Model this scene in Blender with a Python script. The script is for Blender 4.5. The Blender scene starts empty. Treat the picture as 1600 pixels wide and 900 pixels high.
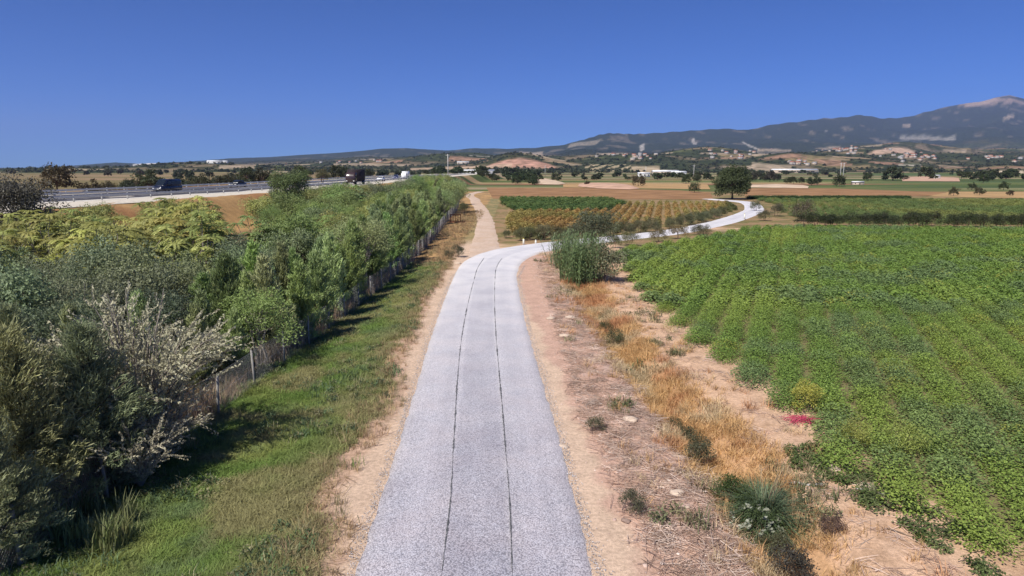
import bpy, math, random
import numpy as np
from mathutils import Vector
PI = math.pi
S = bpy.context.scene
C = S.collection

# ------------------------------------------------------------------ camera, sky, sun, exposure
F_PX, CAM_H, HORIZON = 1062.0, 8.0, 262.0
PITCH = math.atan((450 - HORIZON) / F_PX)
cam_d = bpy.data.cameras.new('camera'); cam = bpy.data.objects.new('camera', cam_d); C.objects.link(cam)
cam.location = (0, 0, CAM_H); cam.rotation_euler = (PI / 2 - PITCH, 0, 0)
cam_d.sensor_width = 36; cam_d.lens = 36 * F_PX / 1600; cam_d.clip_start = 0.1; cam_d.clip_end = 60000
S.camera = cam
SUN_EL, SUN_AZ = math.radians(51), math.radians(218)      # azimuth clockwise from +Y
w = bpy.data.worlds.new('World'); S.world = w; w.use_nodes = True
nt = w.node_tree; bg = nt.nodes['Background']
sky = nt.nodes.new('ShaderNodeTexSky'); sky.sky_type = 'NISHITA'; sky.sun_disc = False
sky.sun_elevation = SUN_EL; sky.sun_rotation = SUN_AZ
sky.altitude = 5000; sky.air_density = 1.0; sky.dust_density = 4.0; sky.ozone_density = 10.0
tn = nt.nodes.new('ShaderNodeMix'); tn.data_type = 'RGBA'; tn.blend_type = 'MULTIPLY'; tn.inputs[0].default_value = 1; tn.inputs[7].default_value = (.40, .63, .94, 1)
nt.links.new(sky.outputs[0], tn.inputs[6]); nt.links.new(tn.outputs[2], bg.inputs[0]); bg.inputs[1].default_value = 0.093
sd = bpy.data.lights.new('sun', 'SUN'); sd.energy = 4.2; sd.angle = math.radians(0.53); sd.color = (1.0, 0.95, 0.87)
sun = bpy.data.objects.new('sun', sd); C.objects.link(sun)
sdir = Vector((math.sin(SUN_AZ) * math.cos(SUN_EL), math.cos(SUN_AZ) * math.cos(SUN_EL), math.sin(SUN_EL)))
sun.rotation_euler = sdir.to_track_quat('Z', 'Y').to_euler(); sun.location = (0, 0, 60)
S.view_settings.view_transform = 'Standard'; S.view_settings.look = 'None'
S.view_settings.gamma = 1; S.view_settings.exposure = 0.42; S.view_settings.use_curve_mapping = False
S.cycles.max_bounces = 5; S.cycles.diffuse_bounces = 2; S.cycles.glossy_bounces = 2
S.cycles.transmission_bounces = 3; S.cycles.transparent_max_bounces = 6; S.cycles.volume_bounces = 0
S.cycles.caustics_reflective = False; S.cycles.caustics_refractive = False

# ------------------------------------------------------------------ measuring helpers
def G(px, py, z=0.0):
    """a point of the place at height z, measured from the photograph"""
    a = (px - 800) / F_PX; b = (450 - py) / F_PX
    dy = math.cos(PITCH) + b * math.sin(PITCH); dz = -math.sin(PITCH) + b * math.cos(PITCH)
    t = (z - CAM_H) / dz
    return a * t, dy * t
def at(px, py, d):
    a = (px - 800) / F_PX; b = (450 - py) / F_PX
    dy = math.cos(PITCH) + b * math.sin(PITCH); dz = -math.sin(PITCH) + b * math.cos(PITCH)
    t = d / dy
    return a * t, d, CAM_H + dz * t
def to_px(x, y, z):
    dz = z - CAM_H
    fw = y * math.cos(PITCH) - dz * math.sin(PITCH); up = y * math.sin(PITCH) + dz * math.cos(PITCH)
    return 800 + F_PX * x / fw, 450 - F_PX * up / fw
def _h(ix, iy, s):
    n = (ix.astype(np.int64) * 374761393 + iy.astype(np.int64) * 668265263 + s * 974711) & 0x7fffffff
    n = ((n ^ (n >> 13)) * 1274126177) & 0x7fffffff
    n = ((n ^ (n >> 15)) * 668265263) & 0x7fffffff
    return ((n ^ (n >> 16)) & 0xffff) / 65535.0
def vn(x, y, s=0):
    x = np.asarray(x, float); y = np.asarray(y, float)
    ix = np.floor(x); iy = np.floor(y); fx = x - ix; fy = y - iy
    fx = fx * fx * (3 - 2 * fx); fy = fy * fy * (3 - 2 * fy)
    a = _h(ix, iy, s); b = _h(ix + 1, iy, s); c = _h(ix, iy + 1, s); d = _h(ix + 1, iy + 1, s)
    return (a * (1 - fx) + b * fx) * (1 - fy) + (c * (1 - fx) + d * fx) * fy
def fbm(x, y, s=0, o=4):
    r = 0; amp = 0.5; t = 0
    for k in range(o):
        r = r + amp * vn(x * 2 ** k, y * 2 ** k, s + k * 17); t += amp; amp *= 0.5
    return r / t
def ss(a, b, v):
    t = np.clip((v - a) / (b - a), 0, 1); return t * t * (3 - 2 * t)
def hash1(i, s=0):
    return _h(np.asarray(i, float), np.asarray(i, float) * 0 + s, 7 + s)
rng = np.random.default_rng(11)
random.seed(11)

# ------------------------------------------------------------------ mesh helpers
def mesh_np(name, V, F, mat=None, lv=None, col=None, smooth=False, uvw=None):
    """F: list of int arrays (n,3) or (n,4)"""
    me = bpy.data.meshes.new(name)
    V = np.asarray(V, np.float32)
    me.vertices.add(len(V)); me.vertices.foreach_set('co', V.ravel())
    F = [np.asarray(f, np.int32) for f in F if len(f)]
    loops = np.concatenate([f.ravel() for f in F]); cnt = np.concatenate([np.full(len(f), f.shape[1], np.int32) for f in F])
    st = np.concatenate([[0], np.cumsum(cnt)[:-1]]).astype(np.int32)
    me.loops.add(len(loops)); me.loops.foreach_set('vertex_index', loops)
    me.polygons.add(len(cnt)); me.polygons.foreach_set('loop_start', st); me.polygons.foreach_set('loop_total', cnt)
    if smooth: me.polygons.foreach_set('use_smooth', np.ones(len(cnt), bool))
    me.update(calc_edges=True)
    if lv is not None:
        a = me.attributes.new('lv', 'FLOAT', 'POINT'); a.data.foreach_set('value', np.asarray(lv, np.float32))
    if uvw is not None:
        a = me.attributes.new('uvw', 'FLOAT_VECTOR', 'POINT'); a.data.foreach_set('vector', np.asarray(uvw, np.float32).ravel())
    if col is not None:
        c4 = np.ones((len(V), 4), np.float32); c4[:, :3] = col
        a = me.attributes.new('Col', 'FLOAT_COLOR', 'POINT'); a.data.foreach_set('color', c4.ravel())
    if mat: me.materials.append(mat)
    return me
class MB:
    def __init__(self): self.V = []; self.Q = []; self.T = []; self.L = []; self.n = 0
    def add(self, V, Q=None, T=None, lv=0.5):
        V = np.asarray(V, float)
        if Q is not None and len(Q): self.Q.append(np.asarray(Q, int) + self.n)
        if T is not None and len(T): self.T.append(np.asarray(T, int) + self.n)
        self.V.append(V); self.L.append(np.broadcast_to(np.asarray(lv, float), (len(V),))); self.n += len(V)
        return self
    def box(self, c, s, rz=0.0, taper=1.0, lv=0.5):
        x, y, z = s[0] / 2, s[1] / 2, s[2] / 2
        v = np.array([[-x, -y, -z], [x, -y, -z], [x, y, -z], [-x, y, -z], [-x * taper, -y * taper, z], [x * taper, -y * taper, z], [x * taper, y * taper, z], [-x * taper, y * taper, z]])
        cr, sr = math.cos(rz), math.sin(rz)
        v = np.stack([v[:, 0] * cr - v[:, 1] * sr, v[:, 0] * sr + v[:, 1] * cr, v[:, 2]], 1) + np.array(c)
        return self.add(v, [[3, 2, 1, 0], [4, 5, 6, 7], [0, 1, 5, 4], [1, 2, 6, 5], [2, 3, 7, 6], [3, 0, 4, 7]], lv=lv)
    def tube(self, P, R, n=6, cap=True, lv=0.5):
        P = np.asarray(P, float); R = np.broadcast_to(np.asarray(R, float), (len(P),)); m = len(P)
        T = np.gradient(P, axis=0); T /= np.linalg.norm(T, axis=1)[:, None] + 1e-9
        ref = np.array([0, 0, 1.0]) if abs(T[:, 2]).mean() < 0.8 else np.array([1.0, 0, 0])
        A = np.cross(T, ref); A /= np.linalg.norm(A, axis=1)[:, None] + 1e-9; B = np.cross(T, A)
        th = np.arange(n) * 2 * PI / n
        V = (P[:, None] + R[:, None, None] * (A[:, None] * np.cos(th)[None, :, None] + B[:, None] * np.sin(th)[None, :, None])).reshape(-1, 3)
        i = np.arange(m - 1)[:, None] * n; j = np.arange(n)[None]; k = (j + 1) % n
        Q = np.stack([i + j, i + k, i + n + k, i + n + j], -1).reshape(-1, 4)
        self.add(V, Q, lv=lv)
        if cap and n <= 12:
            o = self.n - len(V)
            for base, rev in ((0, True), ((m - 1) * n, False)):
                idx = [base + q for q in range(n)]
                if rev: idx = idx[::-1]
                tri = [[idx[0], idx[q], idx[q + 1]] for q in range(1, n - 1)]
                self.T.append(np.array(tri) + o)
        return self
    def leaves(self, c, ax, nrm, L, W, fold=0.12, lv=None):
        c = np.asarray(c); n = len(c)
        if n == 0: return self
        ax = ax / (np.linalg.norm(ax, axis=1)[:, None] + 1e-9)
        sd_ = np.cross(ax, nrm); sd_ /= np.linalg.norm(sd_, axis=1)[:, None] + 1e-9
        nn = np.cross(sd_, ax)
        L = np.broadcast_to(np.asarray(L, float), (n,))[:, None]; W = np.broadcast_to(np.asarray(W, float), (n,))[:, None]
        V = np.stack([c - ax * L / 2, c + sd_ * W / 2 + nn * W * fold, c + ax * L / 2, c - sd_ * W / 2 + nn * W * fold], 1).reshape(-1, 3)
        Q = (np.arange(n)[:, None] * 4 + np.arange(4)[None])
        if lv is None: lv = rng.random(n)
        return self.add(V, Q, lv=np.repeat(lv, 4))
    def mesh(self, name, mat, smooth=False):
        V = np.concatenate(self.V); F = []
        if self.Q: F.append(np.concatenate(self.Q))
        if self.T: F.append(np.concatenate(self.T))
        return mesh_np(name, V, F, mat, lv=np.concatenate(self.L), smooth=smooth)
def obj(name, me, parent=None, loc=None, rz=None, color=None):
    o = bpy.data.objects.new(name, me); C.objects.link(o)
    if parent: o.parent = parent
    if loc is not None: o.location = loc
    if rz is not None: o.rotation_euler = (0, 0, rz)
    if color is not None: o.color = (*color, 1)
    return o
def tag(o, label=None, cat=None, group=None, kind=None):
    if label: o['label'] = label
    if cat: o['category'] = cat
    if group: o['group'] = group
    if kind: o['kind'] = kind
    return o
def empty(name, loc, rz=0.0, sc=1.0):
    o = bpy.data.objects.new(name, None); C.objects.link(o); o.location = loc; o.rotation_euler = (0, 0, rz)
    o.scale = (sc, sc, sc) if not hasattr(sc, '__len__') else sc; o.empty_display_size = 0.3
    return o

# ------------------------------------------------------------------ material helpers
class NT:
    def __init__(self, name):
        self.m = bpy.data.materials.new(name); self.m.use_nodes = True; self.t = self.m.node_tree
        self.t.nodes.clear(); self.out = self.n('ShaderNodeOutputMaterial')
    def n(self, typ, **kw):
        x = self.t.nodes.new(typ)
        for k, v in kw.items(): setattr(x, k, v)
        return x
    def l(self, a, b): self.t.links.new(a, b)
    def attr(self, name, typ='GEOMETRY'): return self.n('ShaderNodeAttribute', attribute_name=name, attribute_type=typ)
    def noise(self, vec, scale, detail=3, rough=0.55):
        x = self.n('ShaderNodeTexNoise'); x.inputs['Scale'].default_value = scale; x.inputs['Detail'].default_value = detail
        x.inputs['Roughness'].default_value = rough
        if vec is not None: self.l(vec, x.inputs['Vector'])
        return x
    def vor(self, vec, scale, feature='F1'):
        x = self.n('ShaderNodeTexVoronoi', feature=feature); x.inputs['Scale'].default_value = scale
        if vec is not None: self.l(vec, x.inputs['Vector'])
        return x
    def ramp(self, fac, stops, interp='LINEAR'):
        x = self.n('ShaderNodeValToRGB'); e = x.color_ramp; e.interpolation = interp
        while len(e.elements) < len(stops): e.elements.new(0.5)
        for el, (p, c) in zip(e.elements, stops): el.position = p; el.color = (*c, 1) if len(c) == 3 else c
        self.l(fac, x.inputs[0]); return x.outputs[0]
    def mix(self, fac, a, b, mode='MIX'):
        x = self.n('ShaderNodeMix', data_type='RGBA', blend_type=mode)
        for i, v in ((0, fac), (6, a), (7, b)):
            if hasattr(v, 'is_linked'): self.l(v, x.inputs[i])
            elif i == 0: x.inputs[0].default_value = v
            else: x.inputs[i].default_value = (*v, 1)
        return x.outputs[2]
    def math(self, op, a, b=None):
        x = self.n('ShaderNodeMath', operation=op)
        for i, v in ((0, a), (1, b)):
            if v is None: continue
            if hasattr(v, 'is_linked'): self.l(v, x.inputs[i])
            else: x.inputs[i].default_value = v
        return x.outputs[0]
    def pos(self): return self.n('ShaderNodeNewGeometry').outputs['Position']
    def bsdf(self, col, rough=0.8, spec=0.3, metal=0.0, bump=None, bstr=0.5, bdist=0.02, trans=None):
        p = self.n('ShaderNodeBsdfPrincipled')
        if hasattr(col, 'is_linked'): self.l(col, p.inputs['Base Color'])
        else: p.inputs['Base Color'].default_value = (*col, 1)
        if hasattr(rough, 'is_linked'): self.l(rough, p.inputs['Roughness'])
        else: p.inputs['Roughness'].default_value = rough
        p.inputs['Specular IOR Level'].default_value = spec; p.inputs['Metallic'].default_value = metal
        if bump is not None:
            b = self.n('ShaderNodeBump'); b.inputs['Strength'].default_value = bstr; b.inputs['Distance'].default_value = bdist
            self.l(bump, b.inputs['Height']); self.l(b.outputs[0], p.inputs['Normal'])
        sh = p.outputs[0]
        if trans:
            t = self.n('ShaderNodeBsdfTranslucent')
            if hasattr(col, 'is_linked'): self.l(col, t.inputs[0])
            else: t.inputs[0].default_value = (*col, 1)
            mx = self.n('ShaderNodeMixShader'); mx.inputs[0].default_value = trans
            self.l(sh, mx.inputs[1]); self.l(t.outputs[0], mx.inputs[2]); sh = mx.outputs[0]
        self.l(sh, self.out.inputs[0]); return self.m
def plain(name, col, rough=0.6, spec=0.3, metal=0.0, var=0.25, scale=3.0):
    t = NT(name); nz = t.noise(t.pos(), scale, 4)
    lo = tuple(c * (1 - var) for c in col); hi = tuple(min(1, c * (1 + var)) for c in col)
    return t.bsdf(t.ramp(nz.outputs[0], [(0.3, lo), (0.7, hi)]), rough, spec, metal, bump=nz.outputs[0], bstr=0.15)
def leafmat(name, dark, light, trans=0.3, rough=0.55, spec=0.35, tinted=True):
    """leaf colour: per-leaf variation times the tree's own tint"""
    t = NT(name); a = t.attr('lv')
    col = t.ramp(a.outputs['Fac'], [(0.0, dark), (0.55, tuple((p + q) / 2 for p, q in zip(dark, light))), (1.0, light)])
    if tinted:
        oi = t.n('ShaderNodeObjectInfo'); col = t.mix(1.0, col, oi.outputs['Color'], 'MULTIPLY')
    return t.bsdf(col, rough, spec, trans=trans)
def scattermat(name, trans=0.25, rough=0.7):
    """grass, crop leaves: colour comes from each plant's tint, varied per blade"""
    t = NT(name); a = t.attr('lv'); ti = t.attr('tint', 'INSTANCER')
    v = t.ramp(a.outputs['Fac'], [(0.0, (.78, .78, .78)), (1.0, (1.28, 1.28, 1.25))])
    return t.bsdf(t.mix(1.0, v, ti.outputs['Color'], 'MULTIPLY'), rough, 0.25, trans=trans)

# ------------------------------------------------------------------ terrain functions
RC_Y = np.array([-30, 0, 12.3, 18.6, 24.5, 31, 38.8, 47, 54, 60, 200.])
RC_X = np.array([-.4, -.6, -.75, -.95, -1.2, -1.5, -1.75, -1.95, -2.0, -2.05, -2.05])
def rc(y): return np.interp(y, RC_Y, RC_X)
HE_Y = np.array([-400, 0, 40, 72, 95, 115, 156, 218, 300, 420, 700, 1500, 14000.])
HE_X = np.array([-175, -72, -57, -49, -43.5, -39.5, -35, -32.5, -29, -22, 2, 110, 1900.])
def he(y): return np.interp(y, HE_Y, HE_X)                     # near edge of the motorway's top
HWY_Z = 4.0
def ramp_down(y): return 1 - ss(420, 900, y)
FY = np.array([0, 12, 17, 24, 34, 48, 66, 76, 104, 130, 175, 205, 240.])
FX = np.array([-10.4, -10.3, -10.2, -9.9, -9.4, -8.9, -8.8, -8.8, -9.8, -10.4, -13.2, -15.5, -17.])
def fx(y): return np.interp(y, FY, FX)                          # the wire fence
def ditch_x(y): return np.interp(y, [0, 12.8, 18.6, 21.8, 31.3, 45, 60], [5.7, 5.9, 5.75, 5.5, 4.9, 4.6, 5.2])
def zg(x, y):
    x = np.asarray(x, float); y = np.asarray(y, float)
    s = x - rc(y)
    near = 1 - ss(60, 75, y)
    z = 0.06 * (fbm(x * 0.35, y * 0.35, 3) - 0.5) * ss(3.0, 4.5, abs(s))
    z = z + near * (-0.55 * np.exp(-((x - ditch_x(y)) / 0.75) ** 2)) * (1 - ss(42, 50, y))
    z = z + near * 0.10 * np.exp(-((x - ditch_x(y) - 2.2) / 1.2) ** 2)
    z = z - near * 0.28 * ss(3.0, 7.0, -s)
    z = z + 0.035 * (vn(x * 2.1, y * 2.1, 9) - 0.5) * ss(2.9, 3.6, abs(s)) * (1 - ss(60, 90, y))
    d = he(y) - x                                              # >0 under the motorway's top
    up = ss(-9, 0, d) * (1 - ss(34, 44, d))
    z = z + HWY_Z * up * ramp_down(y)
    return z
def zgf(x, y): return float(zg(np.array([x]), np.array([y]))[0])

# ------------------------------------------------------------------ ground sheet
def geo(a, b, r):
    out = [a]
    while out[-1] < b: out.append(out[-1] * r)
    return out
gx = np.arange(-12, 12.01, 0.14)
side = np.concatenate([np.arange(12.4, 44, 0.45), np.array(geo(44.6, 15000, 1.045))])
gx = np.concatenate([-side[::-1], gx, side])
gy = np.concatenate([[-900, -400, -150, -60, -30, -15, -6, 0, 4], np.arange(7, 40, 0.15), np.arange(40.2, 110, 0.42), np.array(geo(110.6, 15000, 1.02))])
X, Y = np.meshgrid(gx, gy); Z = zg(X, Y)
def lerp(a, b, t): return a + (b - a) * t[..., None]
def C3(*c): return np.array(c, float)
def patchwork(x, y):
    """far farmland: long plots side by side, each with its own crop"""
    v = np.log(np.maximum(y, 50)) * 13 + 0.35 * (vn(x / 160, y / 300, 5) - 0.5) + x / 2600
    row = np.floor(v)
    wdt = 90 + 260 * hash1(row, 3)
    u = (x + 900 * hash1(row, 5)) / (wdt * np.maximum(y, 200) / 420); colm = np.floor(u)
    k = _h(row, colm, 31); k2 = _h(row, colm, 57)
    pal = np.array([[.17, .18, .07], [.11, .14, .045], [.33, .235, .12], [.085, .12, .04], [.40, .31, .19], [.27, .15, .085], [.13, .15, .055], [.07, .10, .036], [.22, .21, .10], [.09, .13, .05]])
    c = pal[(k * 9.99).astype(int)] * (0.85 + 0.3 * k2[..., None])
    edge = np.minimum(v - row, 1 - (v - row))
    return lerp(c, C3(.13, .12, .05), (1 - ss(0.03, 0.09, edge)) * 0.6)
def lw_(y): return np.interp(y, [10, 20, 35, 50, 60, 80, 130], [2.85, 2.9, 2.85, 2.9, 3.0, 3.0, 3.0])
FLD = [(12.4, 10.3), (14.9, 9.4), (17.1, 8.5), (20.1, 9.5), (23.4, 9.0), (27, 8.7), (32.5, 8.2), (42.8, 8.2), (52, 8.9), (66, 10.2)]
def field_edge(y): return np.interp(y, [q[0] for q in FLD], [q[1] for q in FLD])
def ground_col(x, y):
    n1 = fbm(x * 0.5, y * 0.5, 21); n2 = fbm(x * 1.7, y * 1.7, 33); n3 = fbm(x * 0.16, y * 0.16, 41); n4 = fbm(x * 5, y * 5, 61, 2)
    s = x - rc(y) + (n2 - 0.5) * 0.7
    tan = C3(.64, .43, .285); pale = C3(.66, .485, .35); brown = C3(.46, .31, .22); orange = C3(.54, .33, .18)
    green = C3(.19, .19, .085); red = C3(.58, .38, .285); dry = C3(.46, .33, .18)
    c = lerp(np.broadcast_to(tan, x.shape + (3,)), dry, ss(.4, .65, n1))
    # left verge
    L = -s
    lw = lw_(y)
    cL = lerp(np.broadcast_to(pale, x.shape + (3,)) * 0.97, brown * 1.15, ss(0, 0.5, L - lw + (n1 - .5) * 1.6))
    cL = lerp(cL, lerp(np.broadcast_to(C3(.36, .27, .13), x.shape + (3,)), C3(.24, .21, .10), ss(.4, .6, n1)), ss(70, 78, y))
    gr = ss(.0, 1.0, L - lw - 0.55 + (n1 - .5) * 2.2) * (1 - ss(48, 62, y + (n3 - .5) * 14))
    cL = lerp(cL, lerp(np.broadcast_to(green, x.shape + (3,)), C3(.30, .25, .12), ss(.5, .7, n2)), gr)
    far_l = ss(50, 62, y + (n3 - .5) * 10) * ss(.2, .8, L - lw)
    cL = lerp(cL, lerp(np.broadcast_to(C3(.46, .285, .13), x.shape + (3,)), C3(.30, .20, .10), ss(.45, .65, n1)), far_l)
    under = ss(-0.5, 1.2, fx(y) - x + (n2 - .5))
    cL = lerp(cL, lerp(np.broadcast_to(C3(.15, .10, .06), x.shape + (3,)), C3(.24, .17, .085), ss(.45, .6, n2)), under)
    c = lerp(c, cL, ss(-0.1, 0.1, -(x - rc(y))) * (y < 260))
    # right verge
    R = s; dx_ = x - ditch_x(y) + (n1 - .5) * 1.2
    cR = lerp(np.broadcast_to(pale, x.shape + (3,)), red, ss(3.4, 3.9, R * np.interp(y, [10, 20, 40, 60], [1.03, 1.12, 1.36, 1.4]) + (n1 - .5) * 1.2))
    cR = lerp(cR, lerp(np.broadcast_to(brown, x.shape + (3,)), C3(.56, .42, .36), ss(.35, .6, n4)), ss(.48, .62, n2) * ss(3.7, 4.2, R) * .6)
    cR = lerp(cR, orange * 1.05, ss(-1.1, -.5, dx_) * (1 - ss(.9, 1.5, dx_)))
    cR = lerp(cR, lerp(np.broadcast_to(tan * 1.04, x.shape + (3,)), C3(.55, .36, .23), ss(.5, .68, n2)), ss(.9, 1.5, dx_))
    onR = ss(-0.1, 0.1, x - rc(y)) * (1 - ss(62, 70, y)) * (1 - ss(24, 34, x))
    c = lerp(c, cR, onR)
    # ground under the crop, its colour darkened for shade between the rows, and beyond
    c = lerp(c, C3(.20, .17, .085), ss(.2, 1.2, x - field_edge(y) - .3 + (n2 - .5)) * (y > 5) * (1 - ss(84, 92, y)) * (x > 6))
    crop = ss(70, 74, y) * (x > -3) * (y < 240) * (1 - (x > 26) * (y < 92))
    c = lerp(c, lerp(np.broadcast_to(C3(.33, .22, .12), x.shape + (3,)), C3(.20, .17, .07), ss(.4, .6, n1)), crop)
    # motorway embankment: dry orange grass
    d = he(y) - x
    emb = ss(-14, -8, d)
    c = lerp(c, lerp(np.broadcast_to(C3(.44, .27, .12), x.shape + (3,)), C3(.36, .19, .085), ss(.4, .62, n3)), emb * (d < 60))
    # far farmland
    c = lerp(c, patchwork(x, y), ss(232, 238, y + (n3 - .5) * 8))
    lf = ss(40, 60, d) * (1 - ss(700, 1500, y))
    c = lerp(c, lerp(np.broadcast_to(C3(.19, .155, .07), x.shape + (3,)), C3(.30, .21, .12), ss(.45, .6, fbm(x / 90, y / 60, 77))), lf)
    return c
col = np.clip(ground_col(X, Y), 0, 1)
ny, nx = X.shape
idx = np.arange(ny * nx).reshape(ny, nx)
Q = np.stack([idx[:-1, :-1], idx[:-1, 1:], idx[1:, 1:], idx[1:, :-1]], -1).reshape(-1, 4)
t = NT('ground'); p = t.pos(); vc = t.attr('Col').outputs['Color']
n_a = t.noise(p, 9, 5, 0.65); n_b = t.noise(p, 60, 3, 0.6); n_c = t.noise(p, 1.2, 4)
cc = t.mix(1.0, vc, t.ramp(n_a.outputs[0], [(0.25, (.68, .66, .64)), (0.75, (1.3, 1.3, 1.3))]), 'MULTIPLY')
cc = t.mix(1.0, cc, t.ramp(n_b.outputs[0], [(0.3, (.72, .72, .72)), (0.7, (1.25, 1.25, 1.25))]), 'MULTIPLY')
cc = t.mix(1.0, cc, t.ramp(n_c.outputs[0], [(0.3, (.86, .86, .86)), (0.7, (1.12, 1.12, 1.12))]), 'MULTIPLY')
m_ground = t.bsdf(cc, 0.95, 0.1, bump=t.math('ADD', n_a.outputs[0], t.math('MULTIPLY', n_b.outputs[0], 0.5)), bstr=0.7, bdist=0.05)
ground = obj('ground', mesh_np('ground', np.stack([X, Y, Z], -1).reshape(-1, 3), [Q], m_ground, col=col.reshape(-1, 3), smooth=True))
tag(ground, kind='structure')

# ------------------------------------------------------------------ hills and mountains
SKY = [(-900, 262), (-500, 261), (-200, 262.5), (0, 262), (60, 262), (110, 260), (150, 257), (190, 254), (225, 256), (300, 253), (370, 248), (430, 246), (520, 240.5), (570, 237), (600, 234), (640, 233), (700, 236.5), (745, 233), (790, 234), (835, 232.5), (880, 228), (915, 219), (935, 213), (950, 211), (985, 212.5), (1020, 211), (1080, 207), (1120, 204.5), (1160, 206.5), (1200, 198), (1240, 194), (1270, 190), (1300, 188.5), (1330, 184.5), (1365, 190), (1400, 188), (1440, 177.5), (1490, 167.5), (1510, 165), (1530, 159), (1552, 156), (1575, 162), (1600, 169), (1660, 182), (1750, 196), (1900, 215), (2100, 236), (2600, 255)]
NA, ND = 1150, 150
az = np.linspace(-math.radians(56), math.radians(56), NA)
dist = np.array([900 * (14000 / 900) ** (k / (ND - 1)) for k in range(ND)])
pxa = 800 + F_PX / math.cos(PITCH) * np.tan(az) * 0.985
sky_y = np.interp(pxa, [q[0] for q in SKY], [q[1] for q in SKY])
ridge_d = np.interp(pxa, [-900, 0, 200, 400, 700, 900, 1000, 1250, 1450, 1600, 2600], [7000, 7000, 5600, 6500, 6800, 6200, 7000, 8200, 9500, 9700, 9500])
AZ, DI = np.meshgrid(az, dist)
HX = DI * np.tan(AZ); HY = DI.copy()
RD = ridge_d[None] * np.ones_like(DI)
elev = (HORIZON - sky_y) / F_PX * 1.03
RH = np.maximum(CAM_H + RD * elev[None], 5)
tt = DI / RD
base0 = 1500 + 500 * (fbm(HX / 1500, HY / 1500, 91) - .5)
rise = np.clip((DI - base0) / (RD - base0), 0, None)
prof = np.where(rise < 1, 0.20 * rise ** 1.1 + 0.80 * rise ** 3.0, np.clip(1 - (rise - 1) * 0.9, 0.0, 1))
rough = fbm(HX / 900, HY / 900, 101, 5) - .5; ridg = 1 - abs(2 * fbm(HX / 1600, HY / 1600, 131, 4) - 1)
amp = np.clip(rise, 0, 1) * (1 - np.exp(-((tt - 1) / 0.10) ** 2))
HZ = RH * prof + amp * RH * (0.34 * rough + 0.26 * (ridg - .75)) * (tt < 1.05)
HZ = HZ + np.clip(rise, 0, 1) * (tt < 1) * (6 - 5 * ss(3000, 4500, DI)) * (fbm(HX / 220, HY / 220, 151, 3) - .5)
knoll = lambda px, d, wx, wd, h: h * np.exp(-((pxa[None] - px) / wx) ** 2 - ((DI - d) / wd) ** 2)
foot = knoll(812, 1750, 62, 210, 33) + knoll(1400, 3300, 75, 500, 66) + knoll(960, 1900, 80, 250, 24) + knoll(1220, 1700, 55, 220, 20) + knoll(330, 1500, 110, 260, 16) + knoll(700, 2200, 70, 300, 20) + knoll(1310, 3000, 60, 450, 52) + knoll(1090, 2300, 80, 350, 40) + knoll(1570, 1300, 60, 200, 10)
foot = foot + (12 + 26 * ss(300, 900, pxa[None]) * ss(1300, 2600, DI)) * np.clip(fbm(HX / 420, HY / 420, 171, 4) - .40, 0, 1) * 2.2 * ss(950, 1500, DI) * (1 - ss(.75, .95, tt))
hum = 1 - abs(2 * fbm(HX / 620, HY / 620, 181, 4) - 1)
foot = foot + ss(1150, 1900, DI) * (1 - ss(3800, 5200, DI)) * ss(260, 620, pxa[None]) * (10 + 36 * np.clip(hum - .55, 0, 1) * ss(1150, 2300, DI))
HZ = HZ + foot - 1.2 * (1 - ss(900, 1100, DI)) - 0.3
HZ = np.maximum(HZ, -0.9)
# never above the skyline the ridge makes
cap = CAM_H + DI * (elev[None] - 0.0012 - 0.004 * np.clip(1 - tt, 0, 1)); far_ok = (tt < 0.985) & (DI > 2500)
HZ = np.where(far_ok, np.minimum(HZ, np.maximum(cap, 2)), HZ)
PXX, PYY = to_px(HX, HY, HZ)
# land cover
nA = fbm(HX / 260, HY / 260, 201, 4); nB = fbm(HX / 90, HY / 90, 221, 3); nC = fbm(HX / 700, HY / 700, 231, 3)
scrub = C3(.060, .075, .034); forest = C3(.030, .042, .020)
hc = lerp(np.broadcast_to(scrub, HX.shape + (3,)), C3(.085, .085, .04), ss(.45, .7, nB))
low = 1 - ss(.30, .55, rise)
cell_r = np.floor(HY / 85 + vn(HX / 400, HY / 400, 3)); cell_c = np.floor(HX / (60 + 90 * hash1(cell_r, 9)) + hash1(cell_r, 12) * 7)
ck = _h(cell_r, cell_c, 77); ck2 = _h(cell_r, cell_c, 78)
fpal = np.array([[.42, .31, .20], [.30, .235, .125], [.38, .235, .16], [.12, .135, .055], [.20, .18, .09], [.46, .37, .26]])
fc = fpal[(ck2 * 5.99).astype(int)]
hc = lerp(hc, fc, ((ck > .66) & (nC > .42)) * low * ss(.40, .48, nA) * .95)
hc = lerp(hc, C3(.36, .27, .19), low * ss(.62, .70, nB) * ss(.45, .55, nC) * .6)
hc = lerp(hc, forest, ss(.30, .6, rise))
hc = lerp(hc, C3(.20, .165, .12), ss(.66, .74, fbm(HX / 130, HY / 300, 261, 3)) * ss(.35, .7, rise) * .55)
hc = lerp(hc, C3(.30, .22, .17), ss(.80, .93, HZ / 940) * ss(.40, .6, nB))
ker = 31
PYS = np.stack([np.convolve(np.pad(row, ker // 2, mode='edge'), np.ones(ker) / ker, mode='valid') for row in PYY])
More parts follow.
